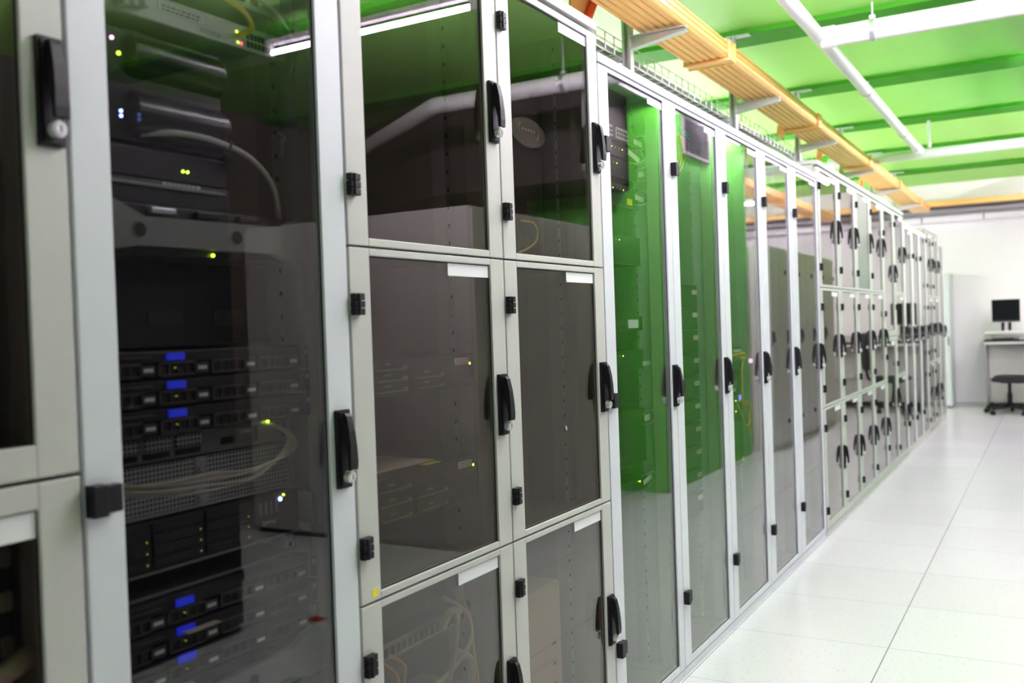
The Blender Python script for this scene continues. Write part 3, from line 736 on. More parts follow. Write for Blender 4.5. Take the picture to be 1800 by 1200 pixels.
# cabinet E devices
RE = (2.744, 3.227)
Ez = [(1.925, 1.975, 'switch'), (1.872, 1.915, 'plain'), (1.80, 1.862, 'plain'), (1.70, 1.775, 'plain'), (1.50, 1.60, 'plain'), (1.27, 1.318, 'router'), (1.13, 1.20, 'plain'), (.80, .99, 'big'), (.70, .745, 'grid')]
EL = ['dark switch with pale port blocks near the top of the cable-flag cabinet', 'slim dark switch just under the pale port blocks', 'dark switch, third from the top of the cable-flag cabinet',
      'dark switch with a yellow sticker in the cable-flag cabinet', 'dark unit with yellow tag half way up the cable-flag cabinet', 'grey router with a white card and yellow tag, middle of cabinet',
      'dark unit below the grey router with a white strap', 'tall dark chassis with a yellow tag low in the cable-flag cabinet', 'open wire-fronted unit at the bottom of the cable-flag cabinet']
for k, (z0, z1, kd) in enumerate(Ez):
    t = Thing('network_switch' if kd != 'big' else 'blade_chassis', EL[k], 'network switch' if kd != 'big' else 'chassis', (-.3, 2.985, z0))
    x = -.10
    chassis(t, RE[0], RE[1], z0, z1, x, .4, M['server' if kd not in ('router', 'grid') else 'darkmetal'], ears=None)
    t.part('front_edge', B1(x, x+.0015, RE[0], RE[1], z0, z0+.003, M['bay']))
    if kd == 'switch':
        for ya in (2.90, 3.01+.02):
            pb = B1(x, x+.006, ya, ya+.10, z0+.006, z1-.006, M['paper'])
            for c in range(5):
                for r in range(2): pb.box(x+.006, x+.0065, ya+.006+c*.019, ya+.02+c*.019, z0+.012+r*.014, z0+.022+r*.014, M['slot'])
            t.part('port_block', pb, .001)
        t.part('yellow_tag', B1(x, x+.001, 2.83, 2.87, z0-.004, z0+.014, M['yellow']))
        led(t, x, 2.885, z1-.008, 'ledg', .003)
    if kd == 'plain':
        for q in range(4): led(t, x, 2.95+q*.03+.05*(k % 2), z1-.016, 'ledg' if q % 3 == 0 else 'cable_w', .0022)
        if k in (3, 4): t.part('yellow_tag', B1(x, x+.001, 3.12 if k == 3 else 2.86, 3.165 if k == 3 else 2.91, z0+.012, z0+.034, M['yellow']))
    if kd == 'router':
        t.part('white_card', B1(x, x+.004, 3.09, 3.18, z0+.008, z1-.010, M['card']), .001); t.part('yellow_tag', B1(x, x+.001, 2.90, 2.95, z0+.006, z0+.02, M['yellow']))
        g = MB()
        for q in range(5): g.box(x, x+.001, 2.86, 3.07, z0+.022+q*.005, z0+.0245+q*.005, M['bay'])
        t.part('front_vents', g)
    if kd == 'big':
        t.part('yellow_tag', B1(x, x+.001, 2.86, 2.91, z1-.035, z1-.015, M['yellow']))
        g = MB()
        for q in range(3): g.box(x, x+.001, 3.0+q*.02, 3.012+q*.02, z1-.04, z1-.02, M['bay'])
        t.part('front_vents', g)
        for yy in (2.99, 3.03): t.part('fan_ring', MB().cyl((x, yy, z0+.035), (x+.002, yy, z0+.035), .011, M['bay'], 16))
    if kd == 'grid':
        g = MB()
        for q in range(16): g.box(x, x+.002, 2.80+q*.024, 2.806+q*.024, z0+.01, z1-.01, M['bay'])
        t.part('wire_front', g); led(t, x, 3.14, z1-.012, 'ledg', .003); led(t, x, 3.155, z1-.012, 'ledg', .003)
for k, (y, z, w, h, tl) in enumerate(((3.205, 1.937, .075, .018, .05), (3.165, 1.885, .10, .020, .2), (3.225, 1.829, .052, .018, -.15), (3.205, 1.740, .08, .018, .05), (3.215, .955, .055, .022, .0), (3.20, .735, .08, .018, -.2))):
    t = Thing('cable_flag', ('white paper flag on a cable loop, topmost in the cable-flag cabinet', 'long white paper flag, second from the top of the cabinet', 'short tilted white flag, third from the top',
              'white paper flag, fourth from the top of the cabinet', 'white paper flag beside the tall dark chassis', 'white flag on a loop near the cabinet bottom')[k], 'cable label', (-.085, y, z))
    fl = B1(-.088, -.087, y-w/2, y+w/2, z-h/2, z+h/2, M['paper'])
    o = t.part('paper_flag', fl); o.rotation_euler = (-tl, 0, 0)
    t.part('cable_loop', MB().tube([(-.10, y-.02, z+.012), (-.08, y+.02, z+.026), (-.075, y+w/2, z+.012), (-.075, y+w/2+.004, z-.008), (-.085, y+.01, z-.025), (-.1, y-.02, z-.022)], .0022, M['cable_g'], 6))
single('velcro_strap', B1(-.09, -.086, 3.19, 3.262, 1.142, 1.158, M['card']), 'white strap across the right post of the cable-flag cabinet', 'strap', (-.09, 3.2, 1.15))

# cabinet F: storage shelves
RF = (3.356, 3.839)
zs = [1.355, 1.262]+[1.168-k*.0945 for k in range(8)]
ORD = ['topmost', 'second', 'third', 'fourth', 'fifth', 'sixth', 'seventh', 'eighth', 'ninth', 'lowest']
for k, z in enumerate(zs):
    t = Thing('storage_shelf', '%s labelled storage shelf in the stack, counted from its top' % ORD[k], 'storage shelf', (-.3, 3.6, z), 'storage shelf stack')
    x = -.10
    chassis(t, RF[0], RF[1], z, z+.088, x, .5, M['darkmetal'])
    g = MB()
    for q in range(9): g.box(x, x+.001, RF[0]+.02, RF[1]-.06, z+.010+q*.0078, z+.012+q*.0078, M['bay'])
    t.part('front_grille', g)
    inkcard(t, x+.001, 3.775, 3.835, z+.050, z+.068, ink='cardred', rows=2, label='pale label with red print')
    t.part('front_edge', B1(x, x+.002, RF[0], RF[1], z+.086, z+.088, M['bay']))
# cable fan at the top of F
for k in range(5):
    cable('patch_cable', [(-.06, 3.46+.004*k, 2.02), (-.055, 3.53, 2.015+.004*k), (-.055, 3.585+.004*k, 2.03-.016*k), (-.06, 3.62, 2.035-.026*k)], .003, 'cable_o', 'short orange cable in the fan at the top of the storage cabinet', group='orange cable fan')
for k in range(3):
    cable('patch_cable', [(-.06, 3.42, 2.05), (-.055, 3.58, 2.045-.008*k), (-.06, 3.70, 2.04-.012*k)], .0028, 'cable_t', 'teal cable reaching right across the top of the storage cabinet', group='teal cables')
for k in range(4):
    r = .045+.014*k; cz = 1.95
    cable('coiled_cable', [(-.065, 3.46+r*1.9*math.cos(a), cz+r*1.1*math.sin(a)) for a in [math.radians(q) for q in range(100, -110, -20)]], .003, 'cable_y', 'yellow cable coil hanging under the orange cable fan', group='yellow cable coil')

# cabinet G devices
RG = (3.968, 4.451)
GL = ['top unit with pale stickers where the yellow cables start', 'dark unit behind the yellow cables, second down', 'dark unit with round knob behind the yellow cables', 'unit with a square blue light behind yellow cable loops', 'blank dark unit under the yellow cable loops', 'lowest dark unit in the yellow-cable cabinet']
for k, (z0, z1) in enumerate(((1.115, 1.165), (1.065, 1.11), (.955, 1.06), (.83, .95), (.72, .825), (.62, .715))):
    t = Thing('network_switch', GL[k], 'network switch', (-.3, 4.21, z0)); x = -.10
    chassis(t, RG[0], RG[1], z0, z1, x, .4, M['darkmetal']); t.part('front_edge', B1(x, x+.002, RG[0], RG[1], z1-.003, z1, M['bay']))
    if k == 0:
        for q, y in enumerate((4.33, 4.37, 4.41)): t.part('sticker', B1(x, x+.001, y, y+.032, z0+.028, z0+.042, M['card']))
        t.part('yellow_tag', B1(x, x+.001, 4.37, 4.41, z0+.004, z0+.024, M['yellow']))
    if k == 2: t.part('knob', MB().cyl((x, 4.33, z0+.05), (x+.01, 4.33, z0+.05), .016, M['bezel'], 16)); t.part('sticker', B1(x, x+.001, 4.31, 4.35, z0+.008, z0+.026, M['paper']))
    if k == 3:
        t.part('blue_light', B1(x, x+.002, 4.395, 4.425, z0+.085, z0+.112, emit('blue_square', (.2, .2, 1.), 1.6)), .002)
        led(t, x, 4.34, z0+.09, 'ledg', .003); led(t, x, 4.34, z0+.04, 'ledg', .003)
    if k == 5: t.part('yellow_tag', B1(x, x+.001, 4.42, 4.45, z0+.006, z0+.03, M['yellow']))
cable('patch_cable', [(-.10, 4.30, 1.125), (-.06, 4.33, 1.13), (-.06, 4.345, 1.10), (-.06, 4.315, 1.06), (-.06, 4.315, .99), (-.06, 4.31, .93), (-.06, 4.33, .905), (-.06, 4.38, .90), (-.09, 4.43, .915)], .004, 'cable_y', 'yellow cable hanging straight and then swinging right to the blue light')
cable('patch_cable', [(-.10, 4.28, 1.13), (-.055, 4.32, 1.14), (-.055, 4.36, 1.132), (-.055, 4.35, 1.115), (-.055, 4.29, 1.12)], .006, 'cable_y', 'short yellow cable bundle at the unit with pale stickers')
cable('patch_cable', [(-.08, 4.30, .91), (-.06, 4.31, .85), (-.06, 4.35, .81), (-.06, 4.40, .805), (-.06, 4.435, .83), (-.09, 4.44, .87)], .004, 'cable_y', 'yellow cable in a low loop under the blue light')
cable('patch_cable', [(-.08, 4.36, .92), (-.06, 4.42, .90), (-.06, 4.435, .86), (-.06, 4.42, .80), (-.07, 4.40, .76)], .003, 'cable_o', 'orange cable drooping beside the low yellow loop')
cable('patch_cable', [(-.08, 4.33, .92), (-.06, 4.40, .915), (-.06, 4.425, .88), (-.06, 4.41, .82), (-.07, 4.39, .77)], .003, 'cable_o', 'thin orange cable inside the low yellow loop')
t = Thing('indicator_light', 'pink glowing round light beside the yellow-cable cabinet post', 'light', (-.05, 4.49, 1.12)); t.part('light_lens', MB().cyl((-.058, 4.44, 1.10), (-.045, 4.44, 1.10), .010, emit('pink_light', (1., .55, .95), 1.4), 16))
# a dark server or two inside the remaining tall cabinets
for k, (ya, z0, z1, lb) in enumerate(((Y0+3*W+.064, .62, .80, 'dark unit low inside the fourth tall white cabinet'), (Y0+4*W+.064, .60, .85, 'dark unit low inside the fifth tall white cabinet'))):
    t = Thing('rack_server', lb, 'server', (-.3, ya+.24, z0)); chassis(t, ya, ya+.483, z0, z1, -.12, .5, M['darkmetal']); t.part('front_edge', B1(-.12, -.118, ya, ya+.483, z1-.004, z1, M['bay']))

# ------------------------------------------------------------------ overhead trays, struts and pipes
TX0, TX1, TZ0, TZ1 = -.425, -.205, 2.612, 2.692
def trough(x0, x1, ya, yb, label, couplers, spouts):
    t = Thing('cable_trough', label, 'cable trough', ((x0+x1)/2, ya, TZ0))
    out = []
    nb = 5; wd = (x1-x0)
    pts = [(x0, TZ1)]
    nz = 3
    for k in range(nz):                                   # left wall ribs
        za, zb = TZ1-(k+.35)*(TZ1-TZ0)/nz, TZ1-(k+.65)*(TZ1-TZ0)/nz
        pts += [(x0, za), (x0+.005, za-.002), (x0+.005, zb+.002), (x0, zb)]
    pts += [(x0, TZ0+.008), (x0+.008, TZ0)]
    for k in range(nb):
        xa = x0+.018+k*(wd-.036)/nb; xb = xa+(wd-.036)/nb
        pts += [(xa, TZ0), (xa+.006, TZ0), (xa+.009, TZ0+.007), (xa+.017, TZ0+.007), (xa+.020, TZ0)]
    pts += [(x1-.008, TZ0), (x1, TZ0+.008)]
    for k in range(nz):
        za, zb = TZ0+(k+.35)*(TZ1-TZ0)/nz, TZ0+(k+.65)*(TZ1-TZ0)/nz
        pts += [(x1, za), (x1-.005, za+.002), (x1-.005, zb-.002), (x1, zb)]
    pts += [(x1, TZ1), (x1-.010, TZ1), (x1-.010, TZ0+.014), (x0+.010, TZ0+.014), (x0+.010, TZ1)]
    # clean duplicates
    cl = [pts[0]]
    for p in pts[1:]:
        if (p[0]-cl[-1][0])**2+(p[1]-cl[-1][1])**2 > 1e-8: cl.append(p)
    ys = [ya]+couplers+[yb]
    for a, b in zip(ys[:-1], ys[1:]):
        t.part('trough_section', MB().prism(cl, 'y', a+.002, b-.002, M['trough']))
    for y in couplers:
        c = MB().box(x0-.012, x1+.012, y-.05, y+.05, TZ0-.010, TZ0-.001, M['trough']).box(x0-.012, x0-.001, y-.05, y+.05, TZ0-.001, TZ1+.006, M['trough']).box(x1+.001, x1+.012, y-.05, y+.05, TZ0-.001, TZ1+.006, M['trough'])
        for e in (-.05, .042):
            c.box(x0-.016, x1+.016, y+e, y+e+.008, TZ0-.015, TZ0-.010, M['trough']).box(x1+.012, x1+.016, y+e, y+e+.008, TZ0-.010, TZ1+.008, M['trough'])
        t.part('coupler', c, .003)
    for y in spouts:
        s_ = MB()
        prof = [(x0, TZ1+.01), (x0-.03, TZ1+.012), (x0-.058, TZ1-.006), (x0-.072, TZ1-.04), (x0-.074, TZ1-.105), (x0-.066, TZ1-.105), (x0-.058, TZ1-.045), (x0-.045, TZ1-.022), (x0-.018, TZ1-.006), (x0, TZ1-.005)]
        s_.prism(prof, 'y', y-.09, y+.09, M['trough'], False)
        t.part('drop_spout', s_, .003)
    return t
trough(TX0, TX1, 1.2, 13.6, 'long orange cable trough hung above the cabinet row', [2.75, 4.78, 6.84, 8.93, 10.80, 12.6], [3.62, 6.95, 8.23, 10.2])
t = trough(1.42, 1.64, 9.15, 13.9, 'second orange cable trough, seen only as a reflection in the far glass', [10.9, 12.7], [])
for y in (9.8, 11.6, 13.3): t.part('hanger_rod', MB().cyl((1.53, y, TZ0+.01), (1.53, y, ZC), .006, M['zinc'], 8))
for k, y in enumerate((4.075, 5.715, 7.375, 9.07, 10.70, 12.36)):
    t = Thing('hanging_strut', ('steel strut nearest the camera holding the orange trough', 'steel strut in the middle of the wire basket, under the trough', 'steel strut just before the far grey block',
              'steel strut behind the first yellow drop spout', 'far steel strut holding the trough near the last spout', 'last steel strut before the far wall')[k], 'strut', (-.47, y, ZB))
    p = MB(); w = .0205
    p.box(-.47-w, -.47-w+.003, y-w, y+w, 2.44, ZB, M['galv']).box(-.47+w-.003, -.47+w, y-w, y+w, 2.44, ZB, M['galv']).box(-.47-w, -.47+w, y+w-.003, y+w, 2.44, ZB, M['galv'])
    p.box(-.47-w+.003, -.47-w+.012, y-w, y-w+.003, 2.44, ZB, M['galv']).box(-.47+w-.012, -.47+w-.003, y-w, y-w+.003, 2.44, ZB, M['galv'])
    t.part('post', p)
    a = MB()
    a.prism([(-.45, 2.54), (-.45, TZ0-.02), (-.19, TZ0-.020), (-.19, TZ0-.032)], 'y', y-.002, y+.002, M['galv'])
    a.prism([(-.45, 2.534), (-.45, 2.54), (-.19, TZ0-.032), (-.19, TZ0-.038)], 'y', y-.02, y+.02, M['galv'])
    a.box(-.45, -.19, y-.02, y+.02, TZ0-.020, TZ0-.016, M['galv'])
    t.part('cantilever_arm', a)
    h = MB().box(-.82, -.49, y-.05, y+.05, 2.472, 2.478, M['galv']).box(-.82, -.49, y-.05, y-.046, 2.478, 2.505, M['galv'])
    t.part('basket_bracket', h)
    t.part('ceiling_plate', MB().box(-.52, -.36, y-.022, y+.03, ZB-.008, ZB-.001, M['galv']), .001)

# wire basket with grey cables
t = Thing('wire_basket', 'galvanised wire mesh tray full of grey cables behind the orange trough', 'cable tray', (-.65, 2.7, 2.51))
wb = MB(); ya, yb = 2.2, 9.3; xa, xb = -.80, -.505; zb_, zt_ = 2.508, 2.586
for k in range(6): x = xa+k*(xb-xa)/5; wb.cyl((x, ya, zb_), (x, yb, zb_), .0026, M['galv'], 6)
for x in (xa, xb):
    for z in (zb_+.04, zt_): wb.cyl((x, ya, z), (x, yb, z), .0026, M['galv'], 6)
y = ya
while y < yb:
    wb.cyl((xa, y, zb_-.003), (xb, y, zb_-.003), .0026, M['galv'], 6)
    for x in (xa, xb): wb.cyl((x, y, zb_-.003), (x, y, zt_+.002), .0034, M['galv'], 6)
    y += .10
t.part('wire_mesh', wb)
for k in range(9):
    x = xa+.025+k*.031; ph = random.random()*6
    pts = [(x+.008*math.sin(ph+q), ya+q*(yb-ya)/12, zb_+.014+.006*(k % 3)+.004*math.sin(ph+1.7*q)) for q in range(13)]
    single('grey_cable', MB().tube(pts, .011, M['cable_g' if k % 3 else 'cable_k'], 8, 3), 'dark grey cable lying along the wire basket', 'cable', pts[0], 'cables in the wire basket')
single('flexible_conduit', MB().tube([(-.45, 3.72, 2.70), (-.47, 3.69, 2.62), (-.47, 3.62, 2.52), (-.45, 3.56, 2.40), (-.42, 3.52, 2.25), (-.42, 3.5, 2.13)], .018, M['reddish'], 10), 'red-orange flexible conduit dropping from the trough near the top edge', 'conduit', (-.42, 3.5, 2.13))

# white pipes
def clamp(t, c, axis, r, ztop):
    x, y, z = c; b = MB(); n = 24
    d = Vector((0, 1, 0)) if axis == 'y' else Vector((1, 0, 0))
    b.cyl(Vector(c)-d*.012, Vector(c)+d*.012, r+.005, M['zinc'], 24)
    if axis == 'x': b.cyl((x, y, z+r), (x, y, z+r+.09), .006, M['zinc'], 8)
    b.box(x-.014, x+.014, y-.014, y+.014, z+r, z+r+.02, M['zinc'])
    t.part('pipe_clamp', b)
PX, PZ = .150, 2.762
t = Thing('water_pipe', 'white pipe running along the aisle under the green ceiling', 'pipe', (PX, 3., PZ))
t.part('pipe_body', MB().cyl((PX, .6, PZ), (PX, 9.32, PZ), .036, M['pipe'], 24))
for y in (3.2, 6.62, 8.35): clamp(t, (PX, y, PZ), 'y', .036, ZC)
t.part('pipe_end', MB().cyl((PX, 9.20, PZ), (PX, 9.36, PZ), .046, M['pipe'], 24), .004)
t.part('end_hanger', MB().cyl((PX+.10, 9.25, PZ), (PX+.10, 9.25, ZB), .014, M['pipe'], 10))
t = Thing('water_pipe', 'thick white pipe branching to the right across the near ceiling bays', 'pipe', (.7, 5.23, PZ))
t.part('pipe_body', MB().cyl((PX+.01, 5.23, PZ), (2.25, 5.23, PZ), .052, M['pipe'], 28))
t.part('pipe_tee', MB().cyl((PX+.005, 5.23, PZ), (PX+.075, 5.23, PZ), .057, M['pipe'], 28), .004)
t.part('pipe_elbow', MB().tube([(2.2, 5.23, PZ), (2.3, 5.235, PZ), (2.5, 5.35, PZ-.005), (3.4, 5.85, PZ-.06)], .052, M['pipe'], 24, 6))
clamp(t, (.41, 5.23, PZ), 'x', .052, ZC); clamp(t, (1.35, 5.23, PZ), 'x', .052, ZC); t.part('hanger_rod', MB().cyl((1.35, 5.23, PZ+.05), (1.35, 5.23, ZC), .005, M['zinc'], 8))
t = Thing('water_pipe', 'white pipe crossing under the orange trough at the far ceiling bays', 'pipe', (0, 9.46, 2.76))
t.part('pipe_body', MB().cyl((-.62, 9.46, 2.745), (3.4, 9.46, 2.745), .045, M['pipe'], 24))
t.part('pipe_cap', MB().cyl((-.66, 9.46, 2.745), (-.60, 9.46, 2.745), .05, M['pipe'], 24), .004)
single('roof_box', MB().box(-.52, -.10, 8.72, 9.28, 2.217, 2.33, M['white']), 'white rounded box standing on top of the far grey cabinets', 'box', (-.3, 9., 2.217), bevel=.045, seg=4)

# far wall services
t = Thing('cable_trough', 'orange cable trough running along the far white wall', 'cable trough', (.5, 14.05, 2.72))
t.part('trough_section', MB().box(-3.2, 3.2, 13.95, 14.10, 2.715, 2.785, M['trough']), .006)
for k in range(6):
    z = 2.640+.012*k; y = 14.10-.016*(k % 2)
    pts = [(-3+q*.5, y+random.uniform(-.01, .01), z+random.uniform(-.006, .006)) for q in range(13)]
    single('black_cable', MB().tube(pts, .0095, M['cable_k' if k % 3 else 'cable_g'], 8, 3), 'dark cable in the bundle under the far wall trough', 'cable', pts[0], 'dark cables along the far wall')
t = Thing('cable_ladder', 'dark ladder rail under the cables on the far wall', 'cable ladder', (0, 14.1, 2.62))
lb = MB().box(-3.1, 3.1, 14.02, 14.03, 2.625, 2.66, M['cable_g']).box(-3.1, 3.1, 14.16, 14.17, 2.625, 2.66, M['cable_g'])
for q in range(21): lb.box(-3+q*.3, -2.98+q*.3, 14.03, 14.16, 2.628, 2.636, M['cable_g'])
t.part('ladder_rails', lb)
t = Thing('wall_trunking', 'white trunking strip on the far wall under the dark cables', 'trunking', (0, 14.4, 2.53))
t.part('trunking_body', MB().box(-3.1, 3.1, 14.30, 14.50, 2.53, 2.615, M['pipe']), .006)
cv = MB()
for x in (-.4, .37, 1.2): cv.box(x, x+.02, 14.296, 14.30, 2.53, 2.612, M['bezel'])
t.part('trunking_joint', cv)

# ------------------------------------------------------------------ far end furniture
t = Thing('metal_locker', 'pale grey-green metal locker against the far white wall', 'locker', (-.27, 14.25, 0))
t.part('body', B1(-.50, -.038, 14.06, 14.48, .03, 1.822, M['locker']), .004); t.part('door_panel', B1(-.485, -.052, 14.045, 14.06, .05, 1.80, M['locker']), .003)
t.part('plinth', B1(-.49, -.05, 14.08, 14.46, 0, .03, M['cable_g'])); t.part('door_handle', B1(-.075, -.065, 14.03, 14.045, .85, .97, M['black']), .002)

t = Thing('computer_desk', 'white rolling computer desk with two tiers against the far wall', 'desk', (.95, 14.05, 0))
DX0, DX1, DYf, DYb = .385, 1.55, 13.88, 14.40
t.part('top_shelf', B1(DX0-.03, DX1, 14.02, DYb, .985, 1.012, M['deskw']), .004)
t.part('work_surface', B1(DX0-.015, DX1, DYf-.12, DYb, .893, .915, M['black']), .003)
t.part('surface_edge', B1(DX0-.012, DX1, DYf-.115, DYf-.09, .862, .893, M['deskw']), .002)
t.part('edge_strip', B1(DX0-.012, DX1, DYf-.112, DYf-.09, .852, .862, M['cable_g']))
t.part('shelf_edge', B1(DX0-.032, DX1, 14.015, 14.02, .983, .992, M['cable_g']))
f = MB()
for x in (DX0, DX1-.03): f.box(x, x+.025, DYf, DYb-.02, .07, .885, M['cable_g'])
t.part('side_panel', f, .003)
f = MB()
for x in (DX0+.06, DX1-.09): f.box(x, x+.03, 14.10, 14.16, .915, .985, M['deskw'])
t.part('shelf_support', f)
t.part('front_panel', B1(DX0+.028, DX1-.03, DYf+.02, DYf+.035, .415, .852, M['deskg']), .002)
t.part('lower_panel', B1(DX0+.028, DX1-.03, DYf+.03, DYf+.045, .10, .405, M['deskg']), .002)
t.part('panel_rail', B1(DX0+.028, DX1-.03, DYf+.015, DYf+.05, .403, .415, M['cable_g']))
t.part('foot_rail', B1(DX0, DX1, DYf+.03, DYf+.08, .045, .085, M['black']), .003)
for x in (DX0+.03, DX1-.06):
    for y in (DYf-.02, DYb-.08):
        c = MB().cyl((x-.012, y, .028), (x+.016, y, .028), .028, M['black'], 16).box(x-.016, x+.02, y-.02, y+.03, .04, .07, M['black'])
        t.part('caster', c)
t = Thing('computer_monitor', 'black flat monitor with pale frame on the white desk', 'monitor', (.63, 14.15, 1.012))
t.part('base', MB().cyl((.625, 14.16, 1.0125), (.625, 14.16, 1.026), .13, M['deskw'], 32, .11))
f = MB()
for x in (.575, .655): f.prism([(x-.012, 1.02), (x+.02, 1.02), (x+.028, 1.15), (x-.016, 1.15)], 'y', 14.17, 14.19, M['black'])
t.part('stand', f, .003)
t.part('housing', B1(.445, .795, 14.13, 14.17, 1.135, 1.447, M['deskw']), .006)
t.part('screen', B1(.455, .785, 14.126, 14.131, 1.165, 1.437, M['screen']), .001); t.part('lower_bezel', B1(.455, .785, 14.127, 14.131, 1.142, 1.165, M['darkmetal']))
t = Thing('keyboard', 'dark keyboard lying under the monitor shelf on the desk', 'keyboard', (.6, 13.9, .915))
t.part('body', B1(.46, .72, 13.80, 13.93, .916, .934, M['darkmetal']), .004)
f = MB()
for r in range(4):
    for c in range(12): f.box(.468+c*.0205, .485+c*.0205, 13.81+r*.027, 13.83+r*.027, .934, .939, M['black'])
t.part('keys', f)
t = Thing('desk_mat', 'white paper strip lying beside the keyboard', 'paper', (.95, 13.9, .915)); t.part('sheet', B1(.78, 1.3, 13.80, 13.98, .9155, .935, M['deskw']), .003)

t = Thing('office_chair', 'black swivel chair in front of the white desk at the right edge', 'chair', (.70, 13.42, 0))
cx, cy = .70, 13.42
t.part('seat', MB().prism([(.47, .435), (.50, .41), (.60, .40), (.90, .405), (.94, .43), (.93, .465), (.75, .475), (.58, .478), (.50, .468)], 'y', cy-.23, cy+.23, M['fabric']), .025, seg=3)
t.part('gas_lift', MB().cyl((cx-.03, cy, .10), (cx-.03, cy, .26), .030, M['black'], 18).cyl((cx-.03, cy, .26), (cx-.03, cy, .40), .020, M['black'], 18))
t.part('seat_plate', B1(cx-.12, cx+.12, cy-.09, cy+.09, .385, .405, M['black']), .004)
for k in range(5):
    a = math.radians(15+72*k); e = Vector((cx-.03+.29*math.cos(a), cy+.29*math.sin(a), .075))
    lg = t.part('leg', MB().cyl((cx-.03, cy, .115), e, .026, M['black'], 10, .016))
    t.part('caster', MB().cyl(e+Vector((-.02*math.sin(a), .02*math.cos(a), -.047)), e+Vector((.02*math.sin(a), -.02*math.cos(a), -.047)), .028, M['black'], 14).cyl(e, e+Vector((0, 0, -.04)), .008, M['black'], 8), parent=lg)
t.part('back_bar', MB().tube([(cx+.10, cy, .40), (cx+.24, cy, .41), (cx+.30, cy, .48), (cx+.31, cy, .62)], .018, M['black'], 8))
t.part('backrest', MB().prism([(.97, .56), (1.00, .55), (1.035, .60), (1.06, .80), (1.055, 1.02), (1.03, 1.06), (1.00, 1.03), (1.0, .80)], 'y', cy-.21, cy+.21, M['fabric']), .02, seg=3)

# ------------------------------------------------------------------ opposite side (seen in the glass)
def opp_cab(y0, y1, x, top, label, paint, group=None, depth=.86, solid=True):
    t = Thing('server_cabinet', label, 'cabinet', (x, (y0+y1)/2, 0), group)
    t.part('carcass', B1(x+.024, x+depth, y0+.002, y1-.002, .03, top, paint), .003)
    t.part('plinth', B1(x+.01, x+depth, y0+.01, y1-.01, 0, .03, paint))
    dr = t.part('door', B1(x, x+.022, y0+.004, y1-.004, .04, top-.02, paint), .003)
    for nm, me in (('handle', HANDLE), ('lock_cylinder', LOCK)) if solid else ():
        o = t.put(nm, me, (x, y0+.035, 1.02), parent=dr); o.scale = (-1, 1, 1)
    for z in (top-.25, .25) if solid else ():
        o = t.put('hinge', HINGE_G, (x, y1-.034, z), parent=dr); o.scale = (-1, 1, 1)
    return t
opp_cab(2.42, 3.02, 1.91, 2.3, 'black cabinet mirrored in the server cabinet glass, at the gap end', M['blackrack'])
opp_cab(1.82, 2.42, 1.91, 2.3, 'black cabinet mirrored beside the one at the gap end', M['blackrack'])
opp_cab(1.22, 1.82, 1.91, 2.3, 'black cabinet farthest from the gap end, mirrored in the left-edge glass', M['blackrack'])
for k in range(3):
    y = 4.62+k*.6
    opp_cab(y, y+.6, 1.66, 2.0, ('low grey-brown cabinet mirrored in the near grey pair glass, at the row corner', 'low grey-brown cabinet mirrored between the row corner and the one by the green wall',
            'low grey-brown cabinet next to the green wall, mirrored in glass')[k], M['opp'], solid=False)
t = Thing('server_cabinet', 'back-to-back grey-brown cabinet behind the mirrored row corner', 'cabinet', (3.0, 4.92, 0))
t.part('carcass', B1(2.53, 3.42, 4.622, 5.218, .03, 2.0, M['opp']), .003); t.part('door', B1(3.42, 3.44, 4.624, 5.216, .04, 1.98, M['opp']), .003); t.part('plinth', B1(2.54, 3.40, 4.63, 5.21, 0, .03, M['black']))
for k in range(5):
    y = 9.2+k*.6
    opp_cab(y, y+.6, 1.17, 2.0, ('pale grey cabinet mirrored right beside the green wall', 'second pale grey cabinet from the green wall in the mirror image', 'middle pale grey cabinet of the five in the mirror image',
            'fourth pale grey cabinet from the green wall in the mirror image', 'last pale grey cabinet of the mirrored five, nearest the desk')[k], M['oppal'])
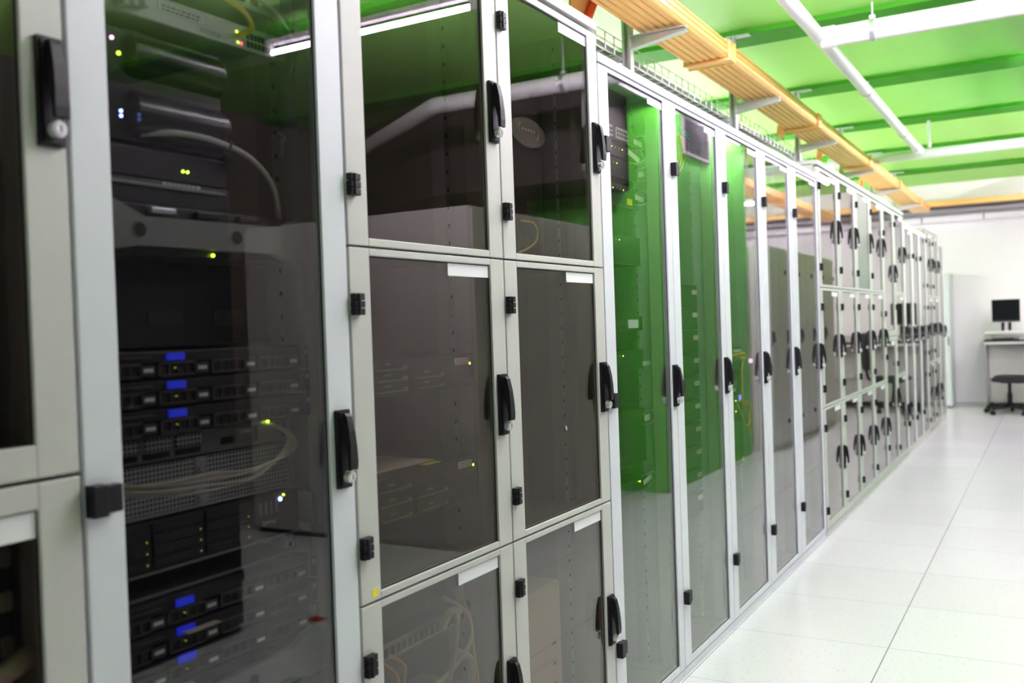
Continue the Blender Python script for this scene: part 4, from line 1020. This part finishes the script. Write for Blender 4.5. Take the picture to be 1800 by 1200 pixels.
# vent grille on the green wall
t = Thing('vent_grille', 'dark louvred vent in a pale frame on the green wall, mirrored in glass', 'vent', (1.35, 7., 2.3))
import math as _m
VY0, VY1, VZ0, VZ1 = 7.36, 7.96, 2.66, 2.92
g = MB()
for k in range(9): g.prism([(1.337, VZ0+.02+k*.028), (1.353, VZ0+.032+k*.028), (1.353, VZ0+.036+k*.028), (1.337, VZ0+.024+k*.028)], 'y', VY0, VY1, M['cable_g'])
t.part('louvre', g); t.part('backing', B1(1.3535, 1.3545, VY0, VY1, VZ0, VZ1, M['slot']))
f = MB()
for a in ((VY0-.03, VY1+.03, VZ0-.03, VZ0), (VY0-.03, VY1+.03, VZ1, VZ1+.03), (VY0-.03, VY0, VZ0, VZ1), (VY1, VY1+.03, VZ0, VZ1)): f.box(1.333, 1.355, *a, M['bezel'])
t.part('frame', f, .002)
single('red_floor_marker', B1(1.70, 1.77, 3.25, 3.32, .0005, .0025, M['red']), 'small red square on the floor, mirrored in the server cabinet glass', 'floor marker', (1.75, 3.29, 0))

# ------------------------------------------------------------------ camera
yaw, pitch, roll = 0.5191, -0.0154, -0.0339
f_ = Vector((-math.sin(yaw)*math.cos(pitch), math.cos(yaw)*math.cos(pitch), math.sin(pitch)))
r_ = Vector((math.cos(yaw), math.sin(yaw), 0)); u_ = r_.cross(f_)
r2 = math.cos(roll)*r_+math.sin(roll)*u_; u2 = -math.sin(roll)*r_+math.cos(roll)*u_
cd = bpy.data.cameras.new('camera'); cam = bpy.data.objects.new('camera', cd); COL.objects.link(cam)
mw = Matrix(((r2.x, u2.x, -f_.x, 1.199), (r2.y, u2.y, -f_.y, 0.0), (r2.z, u2.z, -f_.z, 1.2973), (0, 0, 0, 1)))
cam.matrix_world = mw
cd.sensor_fit = 'HORIZONTAL'; cd.sensor_width = 36; cd.lens = 1677.18/1800*36; cd.clip_start = .02
cd.dof.use_dof = True; cd.dof.focus_distance = 2.75; cd.dof.aperture_fstop = 3.2
sc.camera = cam

# ------------------------------------------------------------------ world and view
w = bpy.data.worlds.new('world'); sc.world = w; w.use_nodes = True
w.node_tree.nodes['Background'].inputs['Color'].default_value = (.5, .5, .5, 1); w.node_tree.nodes['Background'].inputs['Strength'].default_value = .05
vs_ = sc.view_settings
vs_.view_transform = 'Standard'; vs_.look = 'None'; vs_.gamma = 1; vs_.use_curve_mapping = False; vs_.exposure = 0.86
cy_ = sc.cycles
cy_.use_denoising = True
cy_.max_bounces = 12; cy_.diffuse_bounces = 5; cy_.glossy_bounces = 6; cy_.transparent_max_bounces = 24; cy_.sample_clamp_indirect = 8.0
cy_.caustics_reflective = False; cy_.caustics_refractive = False
